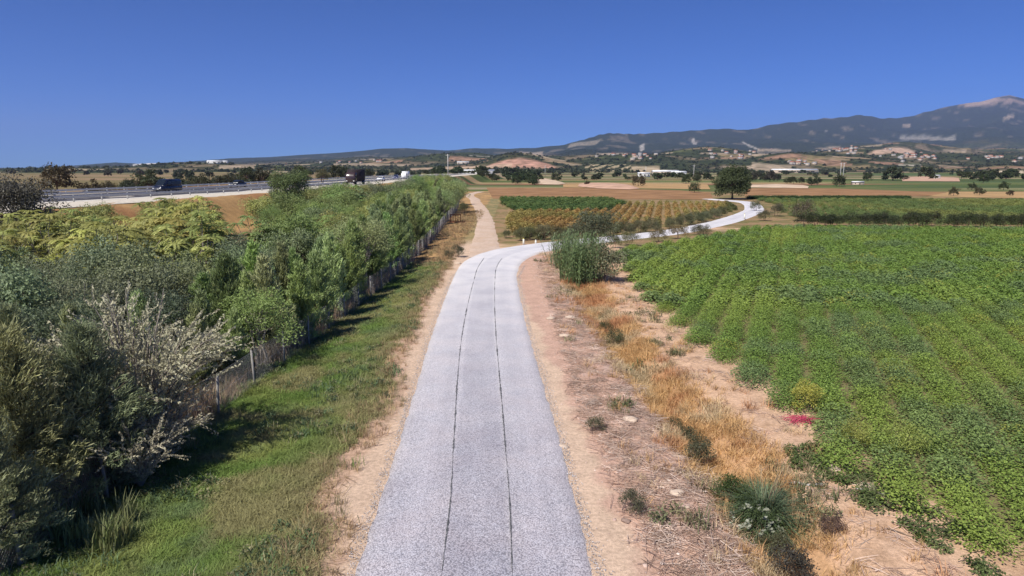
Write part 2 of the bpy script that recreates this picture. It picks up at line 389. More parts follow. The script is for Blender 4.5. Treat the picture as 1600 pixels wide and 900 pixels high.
def patch(c, x0, x1, y0, y1, skew=0.0, soft=1.6, jag=2.2, lo=0, hi=99999, shape='box'):
    """a clearing, quarry, field or track on the slope"""
    global hc
    yy = PYS - skew * (PXX - x0) + (nA - .5) * jag * 2.2; xx = PXX + (nC - .5) * jag * 8
    if shape == 'dome':
        k = ((xx - (x0 + x1) / 2) / ((x1 - x0) / 2)) ** 2; top = y1 - (y1 - y0) * np.clip(1 - k, 0, 1)
        m = ss(-soft, soft, yy - top) * ss(-soft, soft, y1 - yy) * (k < 1)
    else:
        m = ss(-soft, soft, xx - x0) * ss(-soft, soft, x1 - xx) * ss(-soft * .6, soft * .6, yy - y0) * ss(-soft * .6, soft * .6, y1 - yy)
    hc = lerp(hc, C3(*c), .8 * m * ((DI > lo) & (DI < hi)))
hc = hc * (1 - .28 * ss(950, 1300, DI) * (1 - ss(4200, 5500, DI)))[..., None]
white = (.46, .42, .38); tanp = (.38, .30, .22); pink = (.52, .29, .22)
patch(pink, 752, 872, 249, 263, shape='dome', hi=2100); patch((.5, .36, .26), 640, 800, 262, 267, -.03, hi=2200)
patch(white, 735, 775, 243, 248, .03, lo=2200); patch(tanp, 812, 850, 237, 244, .0, lo=2200)
patch(white, 1081, 1085, 215, 223, jag=.5, soft=.8, lo=3500); patch(white, 1083, 1089, 223, 226, jag=.4, soft=.8, lo=3500)
patch(white, 1160, 1186, 220, 222.5, .5, jag=.4, lo=2500); patch(tanp, 1184, 1235, 233, 235.6, .03, jag=.6, lo=2500); patch(tanp, 1175, 1212, 240, 244, lo=1800)
patch((.30, .28, .24), 1405, 1492, 211, 218, .03, jag=.6, lo=4000)
patch((.58, .40, .31), 1350, 1445, 231, 245, shape='dome', lo=2000, hi=4600)
patch(tanp, 1095, 1140, 239, 243.5, lo=2000); patch(tanp, 1175, 1240, 253, 268, .1, lo=900, hi=2400)
patch(tanp, 1130, 1180, 259, 264, hi=2600); patch((.5, .39, .27), 985, 1030, 259, 270, hi=2600); patch((.46, .39, .27), 1033, 1058, 265, 271, hi=2600)
patch((.60, .46, .40), 990, 1006, 245, 250, lo=1800); patch(tanp, 935, 978, 240, 244, lo=2200); patch(white, 1000, 1007, 226, 236, -.4, jag=.4, lo=2500)
patch((.27, .23, .17), 890, 938, 226, 231, -.14, jag=2.5, lo=3500); patch((.72, .69, .65), 208, 246, 256, 262, -.10, jag=.4, lo=2000)
patch(tanp, 345, 400, 258, 264, hi=2600); patch(tanp, 520, 640, 256, 259, lo=1500, hi=4500); patch(tanp, 575, 615, 247, 250, lo=2500)
patch(tanp, 1270, 1312, 231, 234, -.1, lo=2500); patch(tanp, 1285, 1350, 248, 251, .08, lo=2000); patch(tanp, 1475, 1512, 233, 236, .02, lo=2500); patch((.6, .5, .38), 1555, 1600, 268, 273, hi=1500)
patch(white, 1290, 1292, 202, 206, jag=.3, lo=5000); patch(tanp, 1570, 1583, 186, 192, -.4, lo=5000); patch(tanp, 1410, 1422, 193, 197, lo=5000, jag=.8)
patch((.44, .32, .25), 1507, 1553, 157, 167, -.15, lo=6000, jag=2); patch((.44, .40, .33), 1405, 1440, 257, 264, lo=1500, hi=3200)
orow = (np.sin((HX * .94 - HY * .35) / 13.0 * PI) > -.1) & (PXX > 915) & (PXX < 985) & (PYY > 257) & (PYY < 272) & (DI < 2400)
hc = lerp(hc, C3(.42, .34, .22), orow * .9)
idx = np.arange(NA * ND).reshape(ND, NA)
Q = np.stack([idx[:-1, :-1], idx[:-1, 1:], idx[1:, 1:], idx[1:, :-1]], -1).reshape(-1, 4)
t = NT('hill_land'); p = t.pos(); vc = t.attr('Col').outputs['Color']
v1 = t.vor(p, 0.055); v2 = t.noise(p, 0.02, 6, .7)
cc = t.mix(1.0, vc, t.ramp(v1.outputs['Distance'], [(0.15, (.55, .6, .5)), (0.75, (1.3, 1.25, 1.2))]), 'MULTIPLY')
cc = t.mix(1.0, cc, t.ramp(v2.outputs[0], [(0.3, (.7, .7, .7)), (0.7, (1.3, 1.3, 1.3))]), 'MULTIPLY')
m_hill = t.bsdf(cc, 0.95, 0.05, bump=v2.outputs[0], bstr=.6, bdist=14)
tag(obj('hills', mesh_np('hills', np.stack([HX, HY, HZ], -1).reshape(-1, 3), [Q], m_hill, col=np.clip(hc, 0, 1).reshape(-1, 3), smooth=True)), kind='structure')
def hill_z(px, d):
    a = np.interp(px, pxa, np.arange(NA)); r = np.interp(d, dist, np.arange(ND))
    return float(HZ[int(round(r)), int(round(a))])
def hill_pick(px, py, dmin=950, dmax=6000):
    """first spot on the slope seen at a place of the photograph"""
    a = int(round(np.interp(px, pxa, np.arange(NA))))
    for k in range(ND):
        if dmin <= dist[k] <= dmax and PYY[k, a] <= py: return HX[k, a], HY[k, a], HZ[k, a]
    k = int(np.argmin(abs(dist - dmax * .6))); return HX[k, a], HY[k, a], HZ[k, a]

# ------------------------------------------------------------------ roads
def smooth_path(P, step):
    P = np.array(P, float)
    pts = []
    for i in range(len(P) - 1):
        p0 = P[max(i - 1, 0)]; p1 = P[i]; p2 = P[i + 1]; p3 = P[min(i + 2, len(P) - 1)]
        n = max(2, int(np.linalg.norm(p2 - p1) / step))
        for k in range(n):
            u = k / n
            pts.append(0.5 * ((2 * p1) + (-p0 + p2) * u + (2 * p0 - 5 * p1 + 4 * p2 - p3) * u * u + (-p0 + 3 * p1 - 3 * p2 + p3) * u ** 3))
    pts.append(P[-1]); return np.array(pts)
def ribbon(name, path, half, mat, zoff, crown=0.0, ncross=21, jit=0.06, jf=1.5, col=None, zfun=None):
    T = np.gradient(path, axis=0); T /= np.linalg.norm(T, axis=1)[:, None]; Nn = np.stack([T[:, 1], -T[:, 0]], 1)
    half = np.broadcast_to(np.asarray(half, float), (len(path),))
    sl = np.concatenate([[0], np.cumsum(np.linalg.norm(np.diff(path, axis=0), axis=1))])
    u = np.linspace(-1, 1, ncross)
    eL = half + jit * 2 * (fbm(sl * jf, sl * 0 + 3.3, 5) - .5); eR = half + jit * 2 * (fbm(sl * jf, sl * 0 + 9.1, 8) - .5)
    off = np.where(u[None] < 0, u[None] * eL[:, None], u[None] * eR[:, None])
    XY = path[:, None] + Nn[:, None] * off[..., None]
    z = (zfun or zg)(XY[..., 0], XY[..., 1]) + zoff + crown * (1 - u[None] ** 2) * np.ones((len(path), 1))
    z[:, 0] -= zoff + .03; z[:, -1] -= zoff + .03
    V = np.concatenate([XY, z[..., None]], -1).reshape(-1, 3)
    m, n = len(path), ncross; ii = np.arange(m * n).reshape(m, n)
    Q = np.stack([ii[:-1, :-1], ii[:-1, 1:], ii[1:, 1:], ii[1:, :-1]], -1).reshape(-1, 4)
    uvw = np.stack([off, sl[:, None] * np.ones_like(off), off * 0], -1).reshape(-1, 3)
    return obj(name, mesh_np(name, V, [Q], mat, uvw=uvw, smooth=True))
road_pts = [(-.35, -20), (-.5, -5), (-.65, 4), (-.75, 12.3), (-.95, 18.6), (-1.2, 24.5), (-1.5, 31), (-1.75, 38.8), (-1.95, 47), (-1.95, 53), (-1.55, 58.5), (-.3, 63.6), (2.0, 67.8), (5.6, 72), (11.4, 77.4), (20.1, 85.5), (29.7, 98.8), (37.8, 113), (45.2, 128), (49.2, 139), (52.6, 150), (54.6, 160), (53.6, 168), (50.5, 177)]
rpath = smooth_path(road_pts, 0.3)
rhalf = np.interp(rpath[:, 1], [0, 50, 58, 66, 74, 90, 120, 180], [2.47, 2.4, 2.6, 2.75, 2.2, 1.95, 1.9, 1.8])
t = NT('chip_seal'); u = t.attr('uvw').outputs['Vector']; p = t.pos()
v1 = t.vor(p, 30); v2 = t.vor(p, 13); n1 = t.noise(p, 0.7, 4); n2 = t.noise(p, 5, 3)
stone = t.ramp(v1.outputs['Color'], [(0.0, (.27, .265, .28)), (0.25, (.45, .44, .455)), (0.5, (.59, .565, .56)), (0.75, (.66, .66, .68)), (1.0, (.8, .79, .78))])
stone = t.mix(0.35, stone, t.ramp(v2.outputs['Color'], [(0.0, (.38, .38, .41)), (0.5, (.58, .55, .555)), (1.0, (.74, .735, .75))]))
stone = t.mix(t.ramp(n1.outputs[0], [(.4, (0, 0, 0)), (.68, (.3, .3, .3))]), stone, (.60, .50, .47))
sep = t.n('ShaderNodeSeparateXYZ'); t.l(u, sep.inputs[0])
stripe = t.noise(None, 1.6, 4); cmb = t.n('ShaderNodeCombineXYZ'); t.l(sep.outputs[0], cmb.inputs[0]); t.l(t.math('MULTIPLY', sep.outputs[1], .03), cmb.inputs[1]); t.l(cmb.outputs[0], stripe.inputs['Vector'])
stone = t.mix(1.0, stone, t.ramp(stripe.outputs[0], [(.3, (.86, .86, .87)), (.7, (1.07, 1.07, 1.07))]), 'MULTIPLY')
gap = t.ramp(v1.outputs['Distance'], [(.35, (1, 1, 1)), (.75, (.45, .45, .47))])
stone = t.mix(1.0, stone, gap, 'MULTIPLY'); stone = t.mix(1.0, stone, (.92, .905, .95), 'MULTIPLY'); stone = t.mix(t.ramp(t.math('DIVIDE', sep.outputs[1], 200.0), [(.15, (0, 0, 0)), (.38, (.88, .88, .88))]), stone, (.69, .67, .67))  # last mix: brightening of the far, shallow view put into the road colour
band = t.ramp(t.math('ADD', t.math('DIVIDE', sep.outputs[0], 5.0), .5), [(0, (1.0, .98, .95)), (.10, (1.05, 1.05, 1.05)), (.26, (.98, .98, .99)), (.36, (1.02, 1.02, 1.02)), (.375, (.90, .90, .92)), (.62, (.90, .90, .92)), (.64, (1.04, 1.04, 1.03)), (.75, (.96, .96, .97)), (.88, (1.06, 1.05, 1.05)), (1, (.98, .95, .92))])
stone = t.mix(.8, stone, t.mix(1.0, stone, band, 'MULTIPLY'))
dn = t.noise(p, 1.1, 5, .65); en = t.math('ADD', t.math('ABSOLUTE', sep.outputs[0]), t.math('MULTIPLY', dn.outputs[0], 1.1))
stone = t.mix(t.ramp(t.math('DIVIDE', en, 4.0), [(.70, (0, 0, 0)), (.86, (.5, .5, .5))]), stone, (.60, .51, .43))
bl = t.noise(p, .45, 5, .6); stone = t.mix(1.0, stone, t.ramp(bl.outputs[0], [(.32, (.88, .88, .90)), (.5, (1, 1, 1)), (.68, (1.09, 1.07, 1.05))]), 'MULTIPLY')
m_road = t.bsdf(stone, .85, .25, bump=t.math('SUBTRACT', 1.0, v1.outputs['Distance']), bstr=.6, bdist=.012)
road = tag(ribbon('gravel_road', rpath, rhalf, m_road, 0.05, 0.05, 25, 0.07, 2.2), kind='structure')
def road_z(x, y): return zgf(x, y) + 0.1
# dark seams between the three spread strips
t = NT('seam_chips'); p = t.pos(); v = t.vor(p, 45)
m_seam = t.bsdf(t.ramp(v.outputs['Color'], [(0, (.04, .04, .045)), (.5, (.12, .12, .125)), (1, (.36, .35, .35))]), .9, .2, bump=v.outputs['Distance'], bstr=.8, bdist=.02)
for pts in ([(-1.2, -5), (-1.4, 12.3), (-1.7, 18.6), (-2.05, 24.5), (-2.38, 31.3), (-2.62, 40), (-2.72, 47.8), (-2.75, 54), (-2.5, 59.9)], [(.2, -5), (0, 12.3), (-.2, 18.6), (-.45, 24.5), (-.75, 31.3), (-1.05, 40), (-1.22, 47.8), (-1.25, 54), (-.85, 60), (-.1, 63)]):
    P = smooth_path(pts, 0.12)
    P[:, 0] += .04 * (fbm(P[:, 1] * .12, P[:, 1] * 0, 44) - .5) + .016 * (rng.random(len(P)) - .5)
    hw = 0.024 * np.clip(.15 + 1.7 * (fbm(P[:, 1] * .9, P[:, 1] * 0 + 2, 66) - .22), .04, 1.3) * (.35 + 1.1 * rng.random(len(P))) * np.interp(P[:, 1], [10, 60], [1, 1.5])
    T = np.gradient(P, axis=0); T /= np.linalg.norm(T, axis=1)[:, None]; N2 = np.stack([T[:, 1], -T[:, 0]], 1)
    lz = []
    A = P - N2 * hw[:, None]; B = P + N2 * hw[:, None]
    zc = zg(P[:, 0], P[:, 1]) + .05 + .05 * (1 - ((P[:, 0] - rc(P[:, 1])) / 2.45) ** 2)
    V = np.concatenate([np.column_stack([A, zc + .008]), np.column_stack([P, zc + .012]), np.column_stack([B, zc + .008])])
    n = len(P); i = np.arange(n - 1)
    Q = np.concatenate([np.stack([i, n + i, n + i + 1, i + 1], 1), np.stack([n + i, 2 * n + i, 2 * n + i + 1, n + i + 1], 1)])
    sm = obj('road_seam', mesh_np('road_seam', V, [Q], m_seam), road)
# dirt track going on straight past the bend
t = NT('dirt_track'); p = t.pos(); n1 = t.noise(p, 3, 5, .65); n2 = t.noise(p, .35, 3)
tc = t.mix(t.ramp(n2.outputs[0], [(.35, (0, 0, 0)), (.7, (1, 1, 1))]), (.60, .46, .36), (.54, .39, .28))
tc = t.mix(1.0, tc, t.ramp(n1.outputs[0], [(.3, (.82, .82, .82)), (.7, (1.13, 1.13, 1.13))]), 'MULTIPLY')
m_track = t.bsdf(tc, .95, .1, bump=n1.outputs[0], bstr=.5, bdist=.03)
tp = smooth_path([(-2.2, 61), (-2.6, 66), (-2.9, 72), (-3.3, 85), (-4.1, 104), (-5.8, 130), (-8.4, 160), (-9.6, 176), (-11.6, 192), (-12.6, 205), (-12.2, 218), (-10.6, 232)], .5)
th = np.interp(tp[:, 1], [60, 70, 80, 104, 174, 240], [1.9, 1.6, 1.5, 1.4, 1.35, 1.4])
tag(ribbon('dirt_track', tp, th, m_track, 0.03, 0.03, 11, .22, .5), kind='structure')
# pale earth shoulders (same earth, pushed up by the grader along the right edge)

# ------------------------------------------------------------------ motorway
def hz(x, y): return HWY_Z * (ramp_down(y)) + 0 * x
hy = np.concatenate([np.arange(-60, 300, 4.0), np.arange(300, 640, 12.)])
hp = np.stack([he(hy), hy], 1)
hT = np.gradient(hp, axis=0); hT /= np.linalg.norm(hT, axis=1)[:, None]; hN = np.stack([-hT[:, 1], hT[:, 0]], 1)   # towards the left
def hpath(o): return hp + hN * o
t = NT('asphalt'); p = t.pos(); n1 = t.noise(p, .25, 4); n2 = t.noise(p, 8, 3)
m_asph = t.bsdf(t.mix(1.0, t.ramp(n1.outputs[0], [(.3, (.055, .053, .06)), (.7, (.085, .082, .088))]), t.ramp(n2.outputs[0], [(.3, (.85, .85, .85)), (.7, (1.15, 1.15, 1.15))]), 'MULTIPLY'), .85, .2)
m_white = plain('road_paint', (.72, .72, .70), .6)
m_verge = plain('pale_verge', (.60, .54, .44), .95, .1, var=.15, scale=1.5)
m_steel = plain('galvanised_steel', (.46, .47, .48), .45, .5, .6, var=.12)
def sheet(name, o, hw, mat, zo, kind='structure', sel=None, parent=None):
    pth = hpath(o)
    if sel is not None: pth = pth[sel]
    ob = ribbon(name, pth, hw, mat, zo, 0, 5, 0, 1, zfun=hz)
    if parent: ob.parent = parent
    else: tag(ob, kind=kind)
    return ob
tag(ribbon('motorway_verge', hpath(14.9), 16.0, m_verge, .03, 0, 41, .5, .3, zfun=lambda a, b: zg(a, b)), kind='structure')
ca = sheet('motorway', 10.3, 4.9, m_asph, .045); cb = sheet('motorway', 20.9, 4.9, m_asph, .045)
for par, o in ((ca, 5.9), (ca, 14.7), (cb, 16.5), (cb, 25.3)):
    sheet('edge_line', o, .12, m_white, .056, parent=par)
for par, o in ((ca, 10.3), (cb, 20.9)):
    mb = MB(); P = hpath(o)
    for i in range(len(P) - 1):
        if P[i, 1] < 40 or P[i, 1] > 290 or i % 3: continue
        a, b = P[i], P[i] + (P[i + 1] - P[i]) * .8; nn = hN[i] * .07
        z = HWY_Z + .055
        mb.add([[*(a - nn), z], [*(a + nn), z], [*(b + nn), z], [*(b - nn), z]], [[0, 1, 2, 3]])
    lm = mb.mesh('lane_dash', m_white); ob = obj('lane_dashes', lm, par); ob['kind'] = 'stuff'
def guardrail(o, label, y0=48, y1=330, twin=False):
    P = hpath(o); sel = (P[:, 1] > y0) & (P[:, 1] < y1); P = P[sel]; Nn = hN[sel]
    root = tag(empty('guardrail', (P[0, 0], P[0, 1], HWY_Z)), label, 'guardrail', 'motorway guardrails')
    org = np.array([P[0, 0], P[0, 1], HWY_Z])
    prof = np.array([[.0, .45], [.05, .50], [.05, .55], [.0, .60], [.05, .65], [.05, .70], [.0, .75]])
    for sgn in ((1, -1) if twin else (1,)):
        V = []
        for k in range(len(P)):
            for (a, z) in prof: V.append([*(P[k] - Nn[k] * sgn * (a + .08)), hz(0, P[k, 1]) + z])
        n = len(prof); ii = np.arange(len(P) * n).reshape(len(P), n)
        Q = np.stack([ii[:-1, :-1], ii[:-1, 1:], ii[1:, 1:], ii[1:, :-1]], -1).reshape(-1, 4)
        obj('rail', mesh_np('rail', np.array(V) - org, [Q], m_steel), root)
    pm = MB().box((0, 0, .4), (.12, .12, .8)).box((0, 0, .78), (.14, .14, .04)).mesh('post', m_post)
    for k in range(0, len(P)):
        obj('post', pm, root, (P[k, 0] - org[0], P[k, 1] - org[1], hz(0, P[k, 1]) - HWY_Z))
    return root
m_post = plain('rail_post', (.60, .60, .58), .5, .4, .2)
guardrail(5.0, 'steel guardrail on the near side of the motorway beside the pale verge')
guardrail(15.6, 'twin steel guardrail along the middle of the motorway', twin=True)
guardrail(26.4, 'steel guardrail on the far side of the motorway before the dark trees')

# ------------------------------------------------------------------ vehicles
m_tyre = plain('tyre_rubber', (.02, .02, .02), .9, .2); m_rim = plain('alloy', (.45, .45, .46), .35, .5, .8)
m_glass = plain('dark_glass', (.015, .02, .025), .08, .6, var=.1); m_lamp = plain('lamp_lens', (.75, .75, .72), .15, .6, var=.05); m_red = plain('tail_lens', (.35, .02, .02), .2, .6)
m_trim = plain('black_trim', (.025, .025, .027), .7, .3)
def rings(sts):
    """closed skin through rounded cross-sections: (x, half width, z low, z high, roundness)"""
    n = 12; V = []
    for (x, hw, z0, z1, rd) in sts:
        cz = (z0 + z1) / 2; hh = (z1 - z0) / 2
        for k in range(n):
            a = 2 * PI * (k + .5) / n; ca_, sa = math.cos(a), math.sin(a)
            V.append([x, hw * math.copysign(abs(ca_) ** rd, ca_), cz + hh * math.copysign(abs(sa) ** rd, sa)])
    m = len(sts); ii = np.arange(m * n).reshape(m, n); jj = np.roll(ii, -1, 1)
    Q = np.stack([ii[:-1], jj[:-1], jj[1:], ii[1:]], -1).reshape(-1, 4)
    T = [[0, k + 1, k] for k in range(1, n - 1)] + [[(m - 1) * n, (m - 1) * n + k, (m - 1) * n + k + 1] for k in range(1, n - 1)]
    return np.array(V), Q, T
def skin(name, sts, mat, parent):
    V, Q, T = rings(sts); mb = MB().add(V, Q, T); return obj(name, mb.mesh(name, mat, True), parent)
def wheel(root, x, y, r, wd=.22):
    mb = MB(); th_ = np.linspace(0, 2 * PI, 17)[:-1]
    for yy, rr in ((-wd / 2, r * .62), (-wd / 2, r * .96), (-wd / 4, r), (wd / 4, r), (wd / 2, r * .96), (wd / 2, r * .62)): mb.V.append(np.stack([np.cos(th_) * rr, np.full(16, yy), np.sin(th_) * rr], 1)); mb.L.append(np.full(16, .5)); mb.n += 16
    ii = np.arange(96).reshape(6, 16); jj = np.roll(ii, -1, 1); mb.Q.append(np.stack([ii[:-1], jj[:-1], jj[1:], ii[1:]], -1).reshape(-1, 4))
    wo = obj('wheel', mb.mesh('wheel', m_tyre, True), root, (x, y, r))
    rim = MB()
    for sg in (-1, 1):
        rim.tube([(0, sg * wd * .3, 0), (0, sg * wd * .42, 0)], r * .6, 12)
    obj('rim', rim.mesh('rim', m_rim), wo)
def quad(name, pts, mat, parent):
    return obj(name, MB().add(pts, [[0, 1, 2, 3]]).mesh(name, mat), parent)
def heading(y): 
    k = int(np.argmin(abs(hp[:, 1] - y))); return math.atan2(hT[k, 1], hT[k, 0])
def vehicle_root(name, px, py, label, flip=False, z=HWY_Z):
    x, y = G(px, py, z); r = empty(name, (x, y, z + .055), heading(y) + (PI if flip else 0)); tag(r, label, 'car'); return r
def car(px, py, paint, label, flip=False, van=False):
    r = vehicle_root('parked_van' if 0 else ('van' if van else 'car'), px, py, label, flip)
    if van:
        r['category'] = 'van'; Ln, W, H0, H1 = 5.0, 1.0, .95, 2.15
        skin('body', [(-2.5, .86, .35, .95, .35), (-2.42, .97, .28, 1.1, .3), (0, 1.0, .25, 1.12, .3), (1.6, .98, .25, 1.08, .3), (2.35, .93, .28, .98, .35), (2.5, .8, .35, .85, .4)], paint, r)
        skin('cabin', [(-2.44, .86, .9, 1.95, .3), (-2.3, .90, .9, 2.1, .3), (0, .90, .9, 2.15, .3), (.9, .88, .9, 2.1, .3), (1.9, .80, .9, 1.15, .4)], paint, r)
        for sg in (-1, 1):
            for x0, x1 in ((-2.1, -.95), (-.85, .05), (.15, .95)): quad('side_window', [(x0, sg * .915, 1.25), (x1, sg * .915, 1.25), (x1 - .1, sg * .89, 1.85), (x0, sg * .89, 1.85)], m_glass, r)
        quad('windscreen', [(1.85, -.74, 1.22), (1.85, .74, 1.22), (1.02, .72, 2.03), (1.02, -.72, 2.03)], m_glass, r)
        quad('rear_window', [(-2.47, -.7, 1.25), (-2.47, .7, 1.25), (-2.38, .7, 1.9), (-2.38, -.7, 1.9)], m_glass, r)
    else:
        skin('body', [(-2.15, .72, .35, .85, .4), (-2.0, .86, .25, .95, .35), (-1, .89, .22, .95, .3), (.5, .89, .22, .95, .3), (1.7, .86, .24, .84, .35), (2.1, .74, .32, .70, .4)], paint, r)
        skin('cabin', [(-1.75, .70, .85, .98, .4), (-1.1, .72, .85, 1.36, .35), (-.2, .72, .85, 1.46, .3), (.45, .70, .85, 1.36, .35), (1.15, .68, .80, .93, .4)], paint, r)
        for sg in (-1, 1):
            for x0, x1 in ((-1.15, -.3), (-.22, .6)): quad('side_window', [(x0, sg * .735, .98), (x1, sg * .735, .98), (x1 - .22, sg * .70, 1.32), (x0 + .12, sg * .70, 1.32)], m_glass, r)
        quad('windscreen', [(1.05, -.6, .99), (1.05, .6, .99), (.5, .57, 1.36), (.5, -.57, 1.36)], m_glass, r)
        quad('rear_window', [(-1.7, -.6, 1.0), (-1.7, .6, 1.0), (-1.15, .57, 1.36), (-1.15, -.57, 1.36)], m_glass, r)
    fx_, fz = (2.49, .68) if van else (2.08, .58); bx_ = -2.52 if van else -2.17
    for sg in (-1, 1):
        obj('headlight', MB().box((fx_, sg * .58, fz), (.10, .32, .16)).mesh('headlight', m_lamp), r)
        obj('tail_light', MB().box((bx_, sg * .62, .75), (.05, .2, .2)).mesh('tail_light', m_red), r)
    obj('grille', MB().box((fx_ + .01, 0, fz - .1), (.06, .7, .14)).mesh('grille', m_lamp if van else m_trim), r)
    obj('bumper', MB().box((fx_ - .02, 0, .36), (.12, 1.4, .14)).mesh('bumper', m_trim), r)
    for x in (-1.35, 1.3):
        for y in (-.82, .82): wheel(r, x, y, .34 if van else .31)
    return r
def paint(name, c):
    t = NT(name); return t.bsdf(c, .25, .6)
p_navy = paint('navy_paint', (.012, .016, .035)); p_black = paint('black_paint', (.012, .013, .015)); p_white = paint('white_paint', (.78, .78, .77)); p_blue = paint('blue_paint', (.03, .035, .12))
car(262, 301, p_navy, 'dark navy van with bright front on the motorway', flip=True, van=True)
car(372, 293, p_black, 'black saloon car behind the navy van on the motorway', flip=True)
car(595, 283.5, p_white, 'white car just beyond the brown lorry on the motorway', flip=True)
car(619, 280.5, p_blue, 'dark blue car in front of the small white lorry', flip=True)
m_cargo = plain('brown_cargo', (.035, .026, .027), .8, .2, scale=1.5); m_slat = plain('lorry_slat', (.10, .075, .075), .7)
def lorry(px, py, label, white, flip):
    x, y = G(px, py, HWY_Z); r = tag(empty('lorry', (x, y, HWY_Z + .055), heading(y) + (PI if flip else 0)), label, 'lorry')
    cabm = p_white if white else paint('brown_cab', (.05, .03, .03)); cg = p_white if white else m_cargo
    obj('chassis', MB().box((-.5, 0, .72), (8.0, .9, .22)).mesh('chassis', m_trim), r)
    skin('cab', [(3.0, 1.15, .6, 2.6, .3), (3.3, 1.2, .5, 2.95, .28), (4.5, 1.2, .5, 2.85, .28), (4.85, 1.12, .55, 1.7, .3)], cabm, r)
    quad('windscreen', [(4.83, -1.0, 1.65), (4.83, 1.0, 1.65), (4.56, .98, 2.55), (4.56, -.98, 2.55)], m_glass, r)
    for sg in (-1, 1):
        quad('side_window', [(3.5, sg * 1.215, 1.7), (4.4, sg * 1.215, 1.7), (4.3, sg * 1.205, 2.4), (3.5, sg * 1.205, 2.4)], m_glass, r)
        obj('headlight', MB().box((4.86, sg * .85, .85), (.06, .35, .2)).mesh('headlight', m_lamp), r)
        obj('mirror', MB().box((4.5, sg * 1.4, 2.0), (.1, .2, .5)).mesh('mirror', m_trim), r)
    box = obj('cargo_box', MB().box((-.85, 0, 2.2), (7.2, 2.4, 2.7)).mesh('cargo_box', cg), r)
    if not white:
        sm = MB().box((0, 0, 0), (.10, .05, 2.6)).mesh('slat', m_slat)
        for sg in (-1, 1):
            for k in range(9): obj('slat', sm, box, (-4.2 + k * .85, sg * 1.225, 2.2))
        fm = MB().box((0, 0, 0), (.05, .10, 2.6)).mesh('slat', m_slat)
        for k in range(5): obj('slat', fm, box, (-4.475, -1.0 + k * .5, 2.2))
    for xx in (-3.6, -2.5, 3.9):
        for yy in (-1.05, 1.05): wheel(r, xx, yy, .48, .3)
    return r
lorry(556, 288, 'large dark brown lorry with slatted cargo body on the motorway', False, True)
lorry(634, 279.8, 'small white lorry farthest away on the motorway', True, True).scale = (.75, .75, .75)
# ------------------------------------------------------------------ plant prototypes
def unit(v): return v / (np.linalg.norm(v, axis=-1, keepdims=True) + 1e-9)
def rdir(n): return unit(rng.normal(size=(n, 3)))
m_bark = plain('bark', (.16, .12, .09), .9, .1, scale=6); m_bark2 = plain('grey_bark', (.30, .26, .22), .9, .1, scale=6); m_barkp = plain('pale_bark', (.42, .38, .33), .9, .1, scale=6)
W1 = (1, 1, 1)
m_leaf = leafmat('broad_leaf', (.55, .55, .5), (1.35, 1.35, 1.25))
m_frond = leafmat('compound_leaf', (.6, .6, .5), (1.3, 1.3, 1.2), .35)
m_needle = leafmat('needles', (.55, .55, .55), (1.4, 1.4, 1.3), .15)
m_pale = leafmat('pale_twig_leaf', (.55, .5, .45), (1.35, 1.3, 1.2), .15, .8, .1)
m_cane = leafmat('cane_leaf', (.6, .6, .6), (1.35, 1.35, 1.25), .25)
def limb(mb, a, b, r0, r1, sag=0.0, n=5):
    a = np.array(a); b = np.array(b); u = np.linspace(0, 1, n)[:, None]
    P = a + (b - a) * u + np.array([0, 0, 1]) * (np.sin(u * PI) * sag) + rng.normal(size=(n, 3)) * .03 * np.linalg.norm(b - a) * np.sin(u * PI)
    mb.tube(P, np.linspace(r0, r1, n), 5, cap=False); return P
def broad(h, rx, rz, ncl, nlf, L, W, tr, bark=None, lean=.0, stems=1, lump=.35, cr=.34, low=.0):
    tk = MB(); cr_m = MB(); cz = h - rz
    if low: cz = h - rz
    tops = []
    for s_ in range(stems):
        a = rng.random() * 6.28; o = .25 * (stems > 1)
        top = np.array([math.cos(a) * o * rx, math.sin(a) * o * rx, cz]); limb(tk, (math.cos(a) * .1 * (stems > 1), math.sin(a) * .1 * (stems > 1), -.15), top, tr, tr * .5); tops.append(top)
    d = rdir(ncl); d[:, 2] = np.where(d[:, 2] < -.55, -d[:, 2], d[:, 2])
    r = (.42 + .58 * rng.random(ncl) ** .6) * (1 + lump * (rng.random(ncl) - .5))
    cc_ = d * r[:, None] * np.array([rx, rx, rz]) + np.array([0, 0, cz])
    for k in range(ncl):
        if k % 2 == 0 or ncl < 25:
            tp_ = tops[k % len(tops)]; st = tp_ * np.array([.8, .8, .55 + .4 * rng.random()]); limb(tk, st, cc_[k], tr * .35, tr * .1, .1 * rx)
    rad = cr * rx * (.7 + .6 * rng.random(ncl))
    n = ncl * nlf; ci = np.repeat(np.arange(ncl), nlf)
    q = rdir(n); rr = rad[ci] * rng.random(n) ** .4
    c = cc_[ci] + q * rr[:, None] * np.array([1, 1, .8])
    keep = c[:, 2] > .08; c, q, ci = c[keep], q[keep], ci[keep]
    n = len(c)
    ax = unit(q + rdir(n) * .9 + np.array([0, 0, -.25])); nr = unit(rdir(n) * .8 + q * .5 + np.array([0, 0, .5]))
    lv = np.clip(.5 + .28 * (rng.random(ncl)[ci] - .5) * 2 + .3 * (rng.random(n) - .5), 0, 1)
    cr_m.leaves(c, ax, nr, L * (.7 + .6 * rng.random(n)), W * (.7 + .6 * rng.random(n)), .12, lv)
    return tk.mesh('trunk', bark or m_bark, True), cr_m.mesh('crown', m_leaf)
